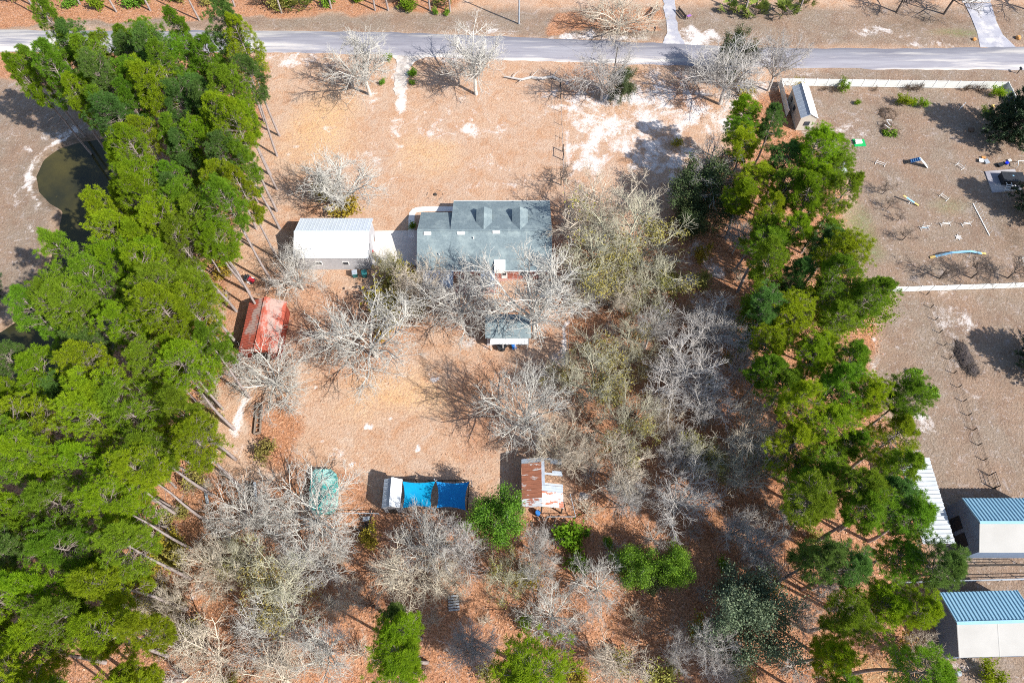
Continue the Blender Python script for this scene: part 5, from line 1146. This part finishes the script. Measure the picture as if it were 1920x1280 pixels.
# fallen log near the boundary fence
t = thing('fallen_log', 'pale fallen log with broken limbs near the road', 'log', (*G(960, 149), 0)); q = [Vector((*G(*p), .35))-t.location for p in [(945, 146), (960, 149), (978, 152), (995, 148), (1012, 150), (1035, 147), (1050, 152)]]
g = MB(); g.tube(q, [.12, .18, .24, .28, .3, .26, .2], 8); link('trunk', g.mesh('trunk', PALEWOOD), t)
for i, (dx, dy, dz) in ((1, (1.2, 1.4, .5)), (2, (-.8, -1.3, .3)), (3, (1.5, 1.2, .9)), (4, (.8, -1.4, .6)), (5, (1.3, 1.1, 1.2)), (5, (.9, -1.6, .4))):
    g = MB(); p = q[i]; d = Vector((dx, dy, dz)); g.tube([p, p+d*.6, p+d+Vector((.3, 0, .2))], [.1, .07, .03], 5); link('limb', g.mesh('limb', PALEWOOD), t)
# planks, rails and frames in the back yard
def plank(label, a, b, wd, m, group=None, z=.12, name='plank'):
    p, q = Vector((*G(*a), z)), Vector((*G(*b), z)); g = MB(); o = (p+q)/2; g.bar(p-o, q-o, wd, .14); return one(name, g, m, label, 'plank', o, 0, group)
plank('white plank lying beside the left pine belt', (407, 846), (396, 868), .3, WHITE); plank('pale blue plank under the white tree left of the pool', (384, 910), (390, 944), .4, STEEL); 
t = thing('lumber_rack', 'low rack of rails with a pale blue plank left of the teal pool', 'rack', (*G(472, 925), 0))
for k in range(5): p, q = Vector((*G(466+k*3.2, 905), .4))-t.location, Vector((*G(470+k*3.2, 942), .4))-t.location; g = MB(); g.bar(p, q, .12 if k < 4 else .38, .1); link('rail', g.mesh('rail', DARKWOOD if k < 4 else STEEL), t)
for yy in (910, 938): p, q = Vector((*G(465, yy), .18))-t.location, Vector((*G(484, yy), .18))-t.location; g = MB(); g.bar(p, q, .14, .36); link('sleeper', g.mesh('sleeper', DARKWOOD), t)
t = thing('wooden_frame', 'long narrow weathered wooden frame on the sandy track', 'trellis', (*G(489, 790), 0)); c4 = [(484, 757), (492, 760), (489, 812), (478, 815)]  # ladder-like wooden frame of side boards and slats, without wire
for a, b in zip(c4, c4[1:]+c4[:1]): g = MB(); g.bar(Vector((*G(*a), .3))-t.location, Vector((*G(*b), .3))-t.location, .16, .5); link('side', g.mesh('side', WOOD), t)
for k in range(1, 6):
    f = k/6; a = (lerp(484, 478, f), lerp(757, 815, f)); b = (lerp(492, 489, f), lerp(760, 812, f)); g = MB(); g.bar(Vector((*G(*a), .5))-t.location, Vector((*G(*b), .5))-t.location, .1, .08); link('slat', g.mesh('slat', WOOD), t)
# pallet
t = thing('pallet', 'grey wooden pallet on the leaf litter above the twin grey trees', 'pallet', (*G(851, 1131), .1), .1)
for k in range(6): g = MB(); g.box(-.75, .75, -.95+k*.36, -.72+k*.36, .1, .14); link('board', g.mesh('board', STEEL), t)
for xx in (-.7, 0, .7): g = MB(); g.box(xx-.05, xx+.05, -.95, 1.1, 0, .1); link('stringer', g.mesh('stringer', DARKWOOD), t)
# teal covered pool
pts = [(585, 888), (592, 881), (620, 881), (630, 890), (632, 915), (630, 945), (620, 960), (590, 962), (580, 950), (582, 915)]
ctr = Vector((*G(607, 921, 1.2), 0)); ring_ = [Vector((*G(*p, 1.2), 0))-ctr for p in pts]
t = thing('swimming_pool', 'above ground pool under a faded teal cover', 'pool', ctr); g = MB(); n = len(ring_); ring2 = []
for i in range(n):
    for f in (0, .5): ring2.append(ring_[i].lerp(ring_[(i+1) % n], f))
if sum(ring2[i].x*ring2[(i+1) % 20].y-ring2[(i+1) % 20].x*ring2[i].y for i in range(20)) < 0: ring2 = ring2[::-1]
g.slab([(p.x, p.y, 1.18) for p in ring2], 1.18); link('side_wall', g.mesh('side_wall', TEAL), t)
V = []; F = []; nr_ = 9; rv = random.Random(9)
for j in range(nr_+1):
    for p in ring2: f = 1.03*(1-j/nr_); V.append((p.x*f, p.y*f, 1.21+(.05 if j == 0 else -.14*math.sin(j/nr_*1.57)+rv.uniform(-.04, .05))))
m_ = len(ring2)
for j in range(nr_):
    for i in range(m_): F.append((j*m_+i, j*m_+(i+1) % m_, (j+1)*m_+(i+1) % m_, (j+1)*m_+i))
link('cover', mesh_np('cover', np.array(V), [np.array(F)], TEAL, True), t)
g = MB(); g.tube([(p.x*1.03, p.y*1.03, 1.22) for p in ring2+ring2[:1]], .06, 5, False); link('rim', g.mesh('rim', TEAL), t)
# bins behind the workshop
for p, m, lab in (((667, 518), BINGREEN, 'dark teal wheeled bin with grey lid behind the workshop'), ((685, 518), BINGREEN, 'dark teal wheeled bin, right one behind the workshop')):
    t = thing('wheeled_bin', lab, 'bin', (*G(*p), 0), .2, 'bins behind the workshop'); g = MB(); g.hexa([(-.35, -.35, .05), (.35, -.35, .05), (.35, .35, .05), (-.35, .35, .05), (-.45, -.45, 1.3), (.45, -.45, 1.3), (.45, .45, 1.3), (-.45, .45, 1.3)]); link('body', g.mesh('body', m), t)
    g = MB(); g.hexa([(-.49, -.49, 1.3), (.49, -.49, 1.3), (.49, .49, 1.3), (-.49, .49, 1.3), (-.4, -.42, 1.42), (.4, -.42, 1.42), (.4, .42, 1.42), (-.4, .42, 1.42)]); link('lid', g.mesh('lid', GALV if p[0] < 670 else m), t)
    for xx in (-.3, .3): g = MB(); g.tube([(xx-.05, .42, .14), (xx+.05, .42, .14)], .14, 10); link('wheel', g.mesh('wheel', BLACK), t)
# riding mower
t = thing('riding_mower', 'small black and red riding mower at the edge of the left pine belt', 'mower', (*G(469, 526), 0), -.5)
g = MB(); g.hexa([(-.1, -.4, .35), (1., -.38, .35), (1., .38, .35), (-.1, .4, .35), (0, -.32, .85), (.9, -.28, .8), (.9, .28, .8), (0, .32, .85)]); link('hood', g.mesh('hood', REDP), t)
g = MB(); g.box(-.95, 1., -.35, .35, .25, .4); link('chassis', g.mesh('chassis', BLACK), t); g = MB(); g.box(-.75, -.2, -.28, .28, .5, .62); g.box(-.85, -.72, -.28, .28, .55, 1.05); link('seat', g.mesh('seat', BLACK), t)
for xx, yy, r_ in ((-.6, .5, .38), (-.6, -.5, .38), (.75, .45, .26), (.75, -.45, .26)): g = MB(); g.tube([(xx, yy-.1, r_), (xx, yy+.1, r_)], r_, 12); link('wheel', g.mesh('wheel', BLACK), t)
g = MB(); g.tube([(.1, 0, .8), (-.12, 0, 1.1)], .03, 6); g.tube([(-.12+.17*math.cos(a)*.6, .2*math.sin(a), 1.1+.17*math.cos(a)*.8) for a in np.linspace(0, 6.283, 11)], .025, 5, False); link('steering_wheel', g.mesh('steering_wheel', BLACK), t)
g = MB(); g.box(-.1, .55, -.7, .7, .12, .26); link('deck', g.mesh('deck', WHITE), t)
# small red crate on the slab
g = MB(); g.box(-.5, .5, -.22, .22, .03, .3); g.box(-.55, .55, -.26, .26, .3, .36); one('red_crate', g, REDP, 'small flat red crate on the pale concrete slab', 'crate', (*G(695, 473), 0), .1)
# things under the lean-to of the garden shed
t = thing('garden_cart', 'dark wheeled garden cart behind the garden shed lean-to', 'cart', (*G(941, 653), 0), .4); g = MB(); g.hexa([(-.6, -.4, .4), (.6, -.4, .4), (.6, .4, .4), (-.6, .4, .4), (-.75, -.5, .85), (.75, -.5, .85), (.75, .5, .85), (-.75, .5, .85)]); link('tub', g.mesh('tub', BLACK), t)
for yy in (-.55, .55): g = MB(); g.tube([(0, yy-.08, .38), (0, yy+.08, .38)], .38, 12); link('wheel', g.mesh('wheel', BLACK), t)
g = MB(); g.tube([(.6, 0, .5), (1.4, 0, .9), (1.4, .25, .9)], .03, 5); link('handle', g.mesh('handle', STEEL), t)
t = thing('patio_chair', 'dark blue folding chair beside the garden shed cart', 'chair', (*G(964, 653), 0), .3); g = MB(); g.box(-.35, .35, -.35, .35, .45, .52); link('seat', g.mesh('seat', BLUE), t); g = MB(); g.box(-.35, .35, .32, .4, .55, 1.2); link('backrest', g.mesh('backrest', BLUE), t)
for xx in (-.33, .33):
    for yy in (-.33, .33): g = MB(); g.tube([(xx, yy, 0), (xx, yy, .46)], .03, 5); link('leg', g.mesh('leg', STEEL), t)
# buckets, blue barrel, feed drum
def drum(name, label, p, r_, h, m, group=None, tilt=0, cat='bucket'):
    t = thing(name, label, cat, (*G(*p), 0), group=group); g = MB(); g.tube([(0, 0, 0), (0, 0, h*.1), (0, 0, h*.5), (0, 0, h*.9), (0, 0, h)], [r_*.93, r_, r_*1.04, r_, r_*.93], 14); link('body', g.mesh('body', m), t); g = MB(); g.tube([(0, 0, h), (0, 0, h+.04)], [r_*.97, r_*.9], 14); link('lid', g.mesh('lid', m), t)
    if tilt: t.rotation_euler = (R(90), 0, tilt); t.location.z = r_
    return t
drum('white_drum', 'white drum lying in the clearing right of the rusty barn', (1148, 913), .5, 1.0, WHITE, 'white drums in the clearing', .4, 'drum'); drum('white_drum', 'upright white drum touching the lying one', (1155, 915), .42, .8, WHITE, 'white drums in the clearing', 0, 'drum')
drum('bucket', 'pale bucket left of the white drums', (1097, 931), .5, .35, PALEWOOD); drum('bucket', 'white bucket half under the low spreading grey tree', (1291, 875), .4, .5, WHITE); drum('bucket', 'cream bucket right of the white one under the grey tree', (1307, 879), .4, .45, YELLOW)
drum('blue_barrel', 'bright blue barrel lying in the corner of the vinyl fence', (1891, 190), .55, 1.3, DKBLUE, None, .5, 'barrel'); drum('blue_barrel', 'blue barrel standing behind the rusty barn', (1008, 963), .38, .95, BLUE, None, 0, 'barrel'); drum('water_bucket', 'pale bucket beside the bottom right paddock mat', (1795, 1262), .35, .5, STEEL)
# heap of junk behind the metal shed
jt = thing('junk_heap', 'dark heap of broken timber and sheet left below the metal shed', 'heap', (*G(690, 985), 0)); rj = random.Random(2)
for k in range(9): g = MB(); a = rj.uniform(0, 3); d = Vector((math.cos(a), math.sin(a), .1))*rj.uniform(.6, 1.3); p = Vector((rj.uniform(-1, 1), rj.uniform(-1, 1.4), .2+k*.06)); g.bar(p-d, p+d, .2, .1); link('timber', g.mesh('timber', DARKWOOD), jt)
for k in range(2): g = MB(); p = Vector((k*.9-.2, .8-k*1.6, .75)); g.slab([p+Vector((-.5, -.35, 0)), p+Vector((.5, -.3, .1)), p+Vector((.5, .35, .15)), p+Vector((-.5, .3, 0))], .05); link('sheet', g.mesh('sheet', STEEL), jt)
# ring of sticks on the front lawn
t = thing('fire_ring', 'ring of dark sticks round a burnt spot on the front lawn', 'fire ring', (*G(816, 366), 0)); rj = random.Random(8)
for k in range(7):
    a = k/7*6.28+.2; r_ = 1.25; p = Vector((math.cos(a)*r_*1.2, math.sin(a)*r_, .05)); d = Vector((-math.sin(a), math.cos(a), 0))*rj.uniform(.2, .45); g = MB(); g.tube([p-d, p+Vector((0, 0, .05)), p+d], .032, 5); link('stick', g.mesh('stick', WOOD), t)
rock('ash_heap', 'small burnt heap in the middle of the stick ring', (*G(816, 365), -.05), .35, DARKWOOD, 6, None, .5, 'heap')
# brush piles
def brush(label, p, r_, n, m, seed, h=.9, stretch=(1, 1), group='brush piles'):
    t = thing('brush_pile', label, 'brush pile', (*G(*p), 0), group=group); r = np.random.default_rng(seed); az = r.random(n)*6.28; q = r.random(n)**.5*r_
    P0 = np.stack([np.cos(az)*q*stretch[0], np.sin(az)*q*stretch[1], r.random(n)*h*(1-q/r_*.8)], 1); a2 = r.random(n)*6.28; D = np.stack([np.cos(a2), np.sin(a2), r.normal(0, .25, n)], 1)
    P_, R_ = grow(r, P0, D, r.uniform(.5, 1.5, n), np.full(n, .03), 4, .2, 0, .5); v, f = tubes_np(P_, R_, 3); v[:, 2] = np.abs(v[:, 2]); link('sticks', mesh_np('sticks', v, [f], m), t)
    V = []; F = []
    k = 18
    for j in range(6):
        for i in range(k): f_ = j/5; rr_ = r_*(1-f_)*1.05*(1+.12*math.sin(i*2.1+seed)); V.append((math.cos(i/k*6.283)*rr_*stretch[0], math.sin(i/k*6.283)*rr_*stretch[1], -.06+h*.75*math.sin(f_*1.57)+r.normal(0, .03)))
    for j in range(5):
        for i in range(k): F.append((j*k+i, j*k+(i+1) % k, (j+1)*k+(i+1) % k, (j+1)*k+i))
    link('mound', mesh_np('mound', np.array(V), [np.array(F)], MOUND if m is not DARKBARK else DARKMOUND, True), t); return t
MOUND = mat('earth_mound', (0.24, 0.17, 0.12), (0.14, 0.10, 0.08), 2, bump=.6, bscale=5)
DARKMOUND = mat('burnt_mound', (0.07, 0.055, 0.055), (0.035, 0.03, 0.03), 2, bump=.6, bscale=5)
brush('round brush pile, upper of the two in the dog yard', (1665, 214), 1.7, 260, BROWNTWIG, 1); brush('brush pile with white pipes and green weeds, lower of the two in the dog yard', (1668, 243), 1.8, 200, BROWNTWIG, 2)
brush('long dark brush pile on the bare field', (1808, 668), 1.7, 260, DARKBARK, 3, .8, (.8, 1.7)); brush('burnt brush pile lower end on the bare field', (1822, 692), 1.2, 160, DARKBARK, 4, .7)
t = thing('white_pipes', 'bent white pipes thrown on the lower brush pile', 'pipes', (*G(1661, 239), .9)); g = MB(); g.tube([(-.2, .9, .2), (-.1, -.2, .3), (.2, -.6, .2)], .07, 6); link('pipe', g.mesh('pipe', WHITE), t); g = MB(); g.tube([(-.1, .8, .3), (.9, .8, .2)], .07, 6); link('pipe', g.mesh('pipe', WHITE), t); g = MB(); g.tube([(-.8, -.3, .1), (0, -1.2, 0)], .06, 6); link('pipe', g.mesh('pipe', WHITE), t)
def crop(label, p0, p1, n, m, seed, hh=.5, group='green weed patches'):
    t = thing('weed_patch', label, 'plants', (*G((p0[0]+p1[0])/2, (p0[1]+p1[1])/2), 0), group=group); r = np.random.default_rng(seed); a, b = Vector(G(*p0)), Vector(G(*p1)); C = np.stack([r.uniform(min(a.x, b.x), max(a.x, b.x), n)-t.location.x, r.uniform(min(a.y, b.y), max(a.y, b.y), n)-t.location.y, r.random(n)*hh], 1)
    v, f = leaf_quads(r, C, 8, .16, .34); v[:, 2] = np.abs(v[:, 2]); link('leaves', mesh_np('leaves', v, [f], m), t); return t
crop('green weeds on the lower edge of the lower brush pile', (1653, 245), (1682, 257), 70, BRIGHTLEAF, 1, .5); crop('bright green leafy patch, upper one on the bare field', (1703, 695), (1728, 702), 80, BRIGHTLEAF, 2, .4); crop('bright green leafy patch, second one on the bare field', (1705, 707), (1730, 719), 100, BRIGHTLEAF, 3, .4); crop('wide bright green leafy patch, lowest on the bare field', (1716, 728), (1758, 745), 190, BRIGHTLEAF, 4, .4)
# ---- dog agility course
t = thing('turf_mat', 'green turf mat in the dog yard', 'mat', (*G(1611, 268), 0)); c4 = [Vector((*G(*p), .04))-t.location for p in [(1598, 261), (1603, 275), (1624, 274), (1620, 261)]]; g = MB(); g.slab(c4, .1); link('surface', g.mesh('surface', GREENMAT), t)
for k, py in enumerate((265.5, 269.5)):
    a, b = Vector((*G(1602+k, py+.8), .35)), Vector((*G(1614+k, py), .35)); o = (a+b)/2; g = MB(); g.bar(a-o, b-o, .36, .3); one('jump_board', g, WHITE, ('upper' if k == 0 else 'lower')+' white jump board on the green turf mat', 'jump board', o, 0, 'white boards on the turf mat')
# A-frame
t = thing('a_frame_ramp', 'blue and white A-frame climbing ramp in the dog yard', 'ramp', (*G(1718, 308), 0)); top = 1.9; A = [Vector((*G(1694, 302), .05)), Vector((*G(1696, 308), .05))]; tp = [Vector((*G(1725, 294.5, top), top)), Vector((*G(1727.5, 300.5, top), top))]; Bq = [Vector((*G(1737.5, 309.5), .05)), Vector((*G(1739.5, 316), .05))]
o = t.location
def ramp(par, name, p, m, slats=0, sm=None):
    g = MB(); q = [x-o for x in p]; ar = sum(q[i].x*q[(i+1) % 4].y-q[(i+1) % 4].x*q[i].y for i in range(4)); g.slab(q if ar > 0 else q[::-1], .08); r_ = link(name, g.mesh(name, m), par)
    for k in range(slats): f = (k+.5)/slats; g = MB(); a_ = q[0].lerp(q[3], f)+Vector((0, 0, .03)); b_ = q[1].lerp(q[2], f)+Vector((0, 0, .03)); g.bar(a_, b_, .1, .06); link('slat', g.mesh('slat', sm), r_)
w0 = (A[1]-A[0]).normalized()*.15
l1 = [A[0].lerp(tp[0], .38), A[1].lerp(tp[1], .38)]
ramp(t, 'lower_ramp', [A[0], A[1], l1[1], l1[0]], WOOD, 3, DARKWOOD); ramp(t, 'ramp', [l1[0], l1[1], tp[1], tp[0]], BLUE, 5, SKYBLUE); ramp(t, 'ramp', [Bq[0], Bq[1], tp[1], tp[0]], WHITE, 6, VINYL)
# seesaw
t = thing('seesaw', 'yellow and sky blue seesaw plank in the dog yard', 'seesaw', (*G(1706, 380), 0)); o = t.location; a, b = Vector((*G(1692.5, 368.5, .7), 1.0)), Vector((*G(1722, 386), .1)); u = (b-a)
for f0, f1, m in ((0, .2, YELLOW), (.2, .72, SKYBLUE), (.72, 1, YELLOW)): g = MB(); g.bar(a+u*f0-o, a+u*f1-o, .34, .07); link('plank', g.mesh('plank', m), t)
for s_ in (-.3, .3):
    c_ = a.lerp(b, .5)-o; g = MB(); g.tube([c_+Vector((s_, -.4, -.5)), c_, c_+Vector((s_, .4, -.5))], .04, 5); link('support', g.mesh('support', WHITE), t)
# dog walk
t = thing('dog_walk', 'long raised sky blue dog walk with yellow ends', 'dog walk', (*G(1796, 480), 0)); o = t.location; pw = [Vector((*G(1743.5, 483), .08)), Vector((*G(1754, 480.5, .3), .3)), Vector((*G(1785, 473.5, 1.25), 1.25)), Vector((*G(1820, 471, 1.25), 1.25)), Vector((*G(1840, 475, .3), .35)), Vector((*G(1848, 476), .08))]
for i, m in enumerate((YELLOW, SKYBLUE, SKYBLUE, SKYBLUE, YELLOW)): g = MB(); g.bar(pw[i]-o, pw[i+1]-o, .42, .07); link('plank', g.mesh('plank', m), t)
for p in (pw[2], pw[3]):
    for s_ in (-.5, .5): g = MB(); g.tube([p-o+Vector((0, s_*.3, -.05)), Vector((p.x-o.x+.2, p.y-o.y+s_*1.2, 0))], .045, 5); link('leg', g.mesh('leg', STEEL), t)
# jumps
def jump(label, p, w_, az, m2=None):
    t = thing('agility_jump', label, 'jump', (*G(*p), 0), az, 'white agility jumps')
    for s_ in (-1, 1):
        g = MB(); g.tube([(s_*w_/2, 0, 0), (s_*w_/2, 0, 1.15)], .042, 6); link('upright', g.mesh('upright', WHITE), t); g = MB(); g.tube([(s_*w_/2, -.5, .05), (s_*w_/2, .5, .05)], .042, 6); link('foot', g.mesh('foot', WHITE), t)
    for hh in (.55, .12): g = MB(); g.tube([(-w_/2, 0, hh), (w_/2, 0, hh)], .042, 6); link('bar', g.mesh('bar', m2 if (m2 and hh < .3) else WHITE), t)
jump('white jump bar in the upper dog yard left of the A-frame', (1650, 308), 1.7, -.45); jump('white jump above the weave poles near the cedar shadow', (1769, 371), 1.5, -.9); jump('white and turquoise jump, leftmost of the three in a row', (1733, 428), 1.5, .15, SKYBLUE); jump('white jump, middle of the three in a row', (1772, 421), 1.7, .1); jump('white jump, rightmost of the three in a row', (1811, 421), 1.6, .15); jump('white jump at the right edge above the dividing fence', (1918, 490), 1.5, 1.5); jump('white jump lying between the A-frame and the cedar', (1799, 313), 1.4, -1.)
# weave poles
t = thing('weave_poles', 'white weave poles in a line on a base rail', 'weave poles', (*G(1839, 412), 0)); o = t.location; a, b = Vector((*G(1824, 382), .05)), Vector((*G(1855, 442), .05)); g = MB(); g.bar(a-o, b-o, .14, .08); link('base_rail', g.mesh('base_rail', WHITE), t)
for k in range(12):
    p = a.lerp(b, (k+.5)/12)-o; g = MB(); g.tube([p, p+Vector((0, 0, 1.0))], .045, 6); link('pole', g.mesh('pole', WHITE), t)
t = thing('star_mat', 'small white star shaped mat on the dog yard', 'mat', (*G(1797, 445), 0)); g = MB(); g.slab([(math.cos(k*math.pi/6)*(.75 if k % 2 else .38), math.sin(k*math.pi/6)*(.75 if k % 2 else .38), .06) for k in range(12)], .08); link('surface', g.mesh('surface', PALEWOOD), t)
# white frames near the right fence
def frame4(label, pts, h, m, par_name='white_frame', group='white frames'):
    t = thing(par_name, label, 'frame', (*G(*pts[0]), 0), group=group); o = t.location
    q = [Vector((*G(*p, h), h))-o for p in pts]
    for i in range(len(q)-1): g = MB(); g.tube([q[i], q[i+1]], .07, 6); link('bar', g.mesh('bar', m), t)
    for p in q: g = MB(); g.tube([Vector((p.x, p.y, 0)), p], .05, 6); link('leg', g.mesh('leg', m), t)
frame4('white rectangular frame leaning by the right vinyl fence', [(1909, 191), (1897, 192), (1908, 208), (1917, 207)], 1.2, WHITE); frame4('white corner frame above the hot tub at the right edge', [(1910, 310), (1909, 302), (1925, 301)], .9, WHITE); frame4('brown bent frame left of the white one', [(1866, 198), (1880, 197), (1884, 212), (1876, 214), (1866, 198)], .4, DARKBARK, 'brown_frame'); frame4('short white hurdle near the three conifers', [(1801, 203), (1811, 192)], .6, WHITE); 
# hot tub on a slab
t = thing('tub_deck', 'grey slab deck under the black hot tub', 'deck', (*G(1880, 343), 0)); o = t.location; g = MB(); q = [Vector((*G(*p), .15))-o for p in [(1846, 322), (1860, 362), (1916, 357), (1902, 318)]]; g.slab(q, .3); link('surface', g.mesh('surface', ROAD), t)
tb = thing('hot_tub', 'black hot tub with folding cover at the right edge', 'hot tub', (*G(1890, 340), .15), -.04); g = MB(); g.box(-1.7, 2.2, -1.1, 1.1, 0, 1.0); link('body', g.mesh('body', BLACK), tb)
for k in range(3): g = MB(); g.box(-1.75+k*1.34, -.43+k*1.34, -1.2, 1.2, 1.0, 1.18); link('cover', g.mesh('cover', BLACK), tb)
g = MB(); g.box(.1, .4, .1, .35, 1.18, 1.2); link('badge', g.mesh('badge', SKYBLUE), tb)
t = thing('steps', 'white ladder steps leaning on the hot tub', 'steps', (*G(1884, 356), .15)); 
for xx in (-.45, .45): g = MB(); g.tube([(xx, -.6, 0), (xx, .1, 1.35), (xx, .5, 1.3)], .05, 6); link('rail', g.mesh('rail', WHITE), t)
for k in range(4): g = MB(); g.box(-.45, .45, -.5+k*.16, -.34+k*.16, .25+k*.28, .3+k*.28); link('tread', g.mesh('tread', WHITE), t)
t = thing('pump_unit', 'dark pump box with white caps beside the hot tub steps', 'pump', (*G(1897, 353), .15)); g = MB(); g.box(-.8, .8, -.4, .4, 0, .5); link('body', g.mesh('body', BLACK), t)
for xx in (-.3, .2): g = MB(); g.tube([(xx, 0, .5), (xx, 0, .6)], .16, 10); link('cap', g.mesh('cap', WHITE), t)
# toys and clutter below the cedar
for p, m, lab, s_ in [((1843, 297), ORANGE, 'orange toy in the clutter below the cedar', .35), ((1838, 303), WHITE, 'white tub in the clutter below the cedar', .45), ((1848, 305), STEEL, 'grey tub in the clutter below the cedar', .5), ((1874, 311), BLACK, 'black crate right of the clutter below the cedar', .5), ((1887, 307), DKBLUE, 'blue crate right of the clutter below the cedar', .35), ((1892, 302), WHITE, 'white box beside the blue crate', .3)]:
    g = MB(); g.hexa([(-s_*.8, -s_*.6, 0), (s_*.8, -s_*.6, 0), (s_*.8, s_*.6, 0), (-s_*.8, s_*.6, 0), (-s_, -s_*.8, s_*.8), (s_, -s_*.8, s_*.8), (s_, s_*.8, s_*.8), (-s_, s_*.8, s_*.8)]); g.box(-s_*1.05, s_*1.05, -s_*.85, s_*.85, s_*.8, s_*.88); one('toy_box', g, m, lab, 'box', (*G(*p), 0), rt.random()*3, 'clutter below the cedar')
# paddock mat bottom right
g = MB(); c4 = [Vector((*G(*p), .05))-Vector((*G(1777, 1264), 0)) for p in [(1764, 1250), (1760, 1282), (1786, 1282), (1788, 1256)]]; g.slab(c4, .15); one('stall_mat', g, WOOD, 'worn dark stall mat at the bottom right beside the lower barn', 'mat', (*G(1777, 1264), 0))
# ------------------------------------------------------------------ leaf litter as real leaves on the woods floor
r = np.random.default_rng(77); n = 90000; lx = r.uniform(-100, 100, n); ly = r.uniform(-8, 125, n); i = np.clip(((lx+130)/.75).astype(int)+5, 0, nx-1); j = np.clip(((ly+25)/.75).astype(int)+4, 0, ny-1)
keep = (litter[j, i] > r.random(n)*.9+.05) & (dp[j, i] > 1.5); lx, ly, z0 = lx[keep], ly[keep], Z[j, i][keep]
M = len(lx); c = np.stack([lx, ly, z0+.05+r.random(M)*.05], 1); u = norm(np.stack([r.normal(0, 1, M), r.normal(0, 1, M), r.normal(0, .35, M)], 1)); w_ = norm(np.cross(u, np.stack([r.normal(0, .4, M), r.normal(0, .4, M), np.ones(M)], 1))); s_ = r.uniform(.09, .2, (M, 1))
V = np.stack([c-u*s_, c+w_*s_*.55, c+u*s_, c-w_*s_*.55], 1).reshape(-1, 3); LEAFL = mat('fallen_leaves', (0.50, 0.25, 0.13), (0.27, 0.12, 0.07), 1.2, c3=(0.52, 0.38, 0.28), s3=2.0, t3=(.52, .62)); link('leaf_litter', mesh_np('leaf_litter', V, [np.arange(M*4).reshape(-1, 4)], LEAFL), kind='stuff')
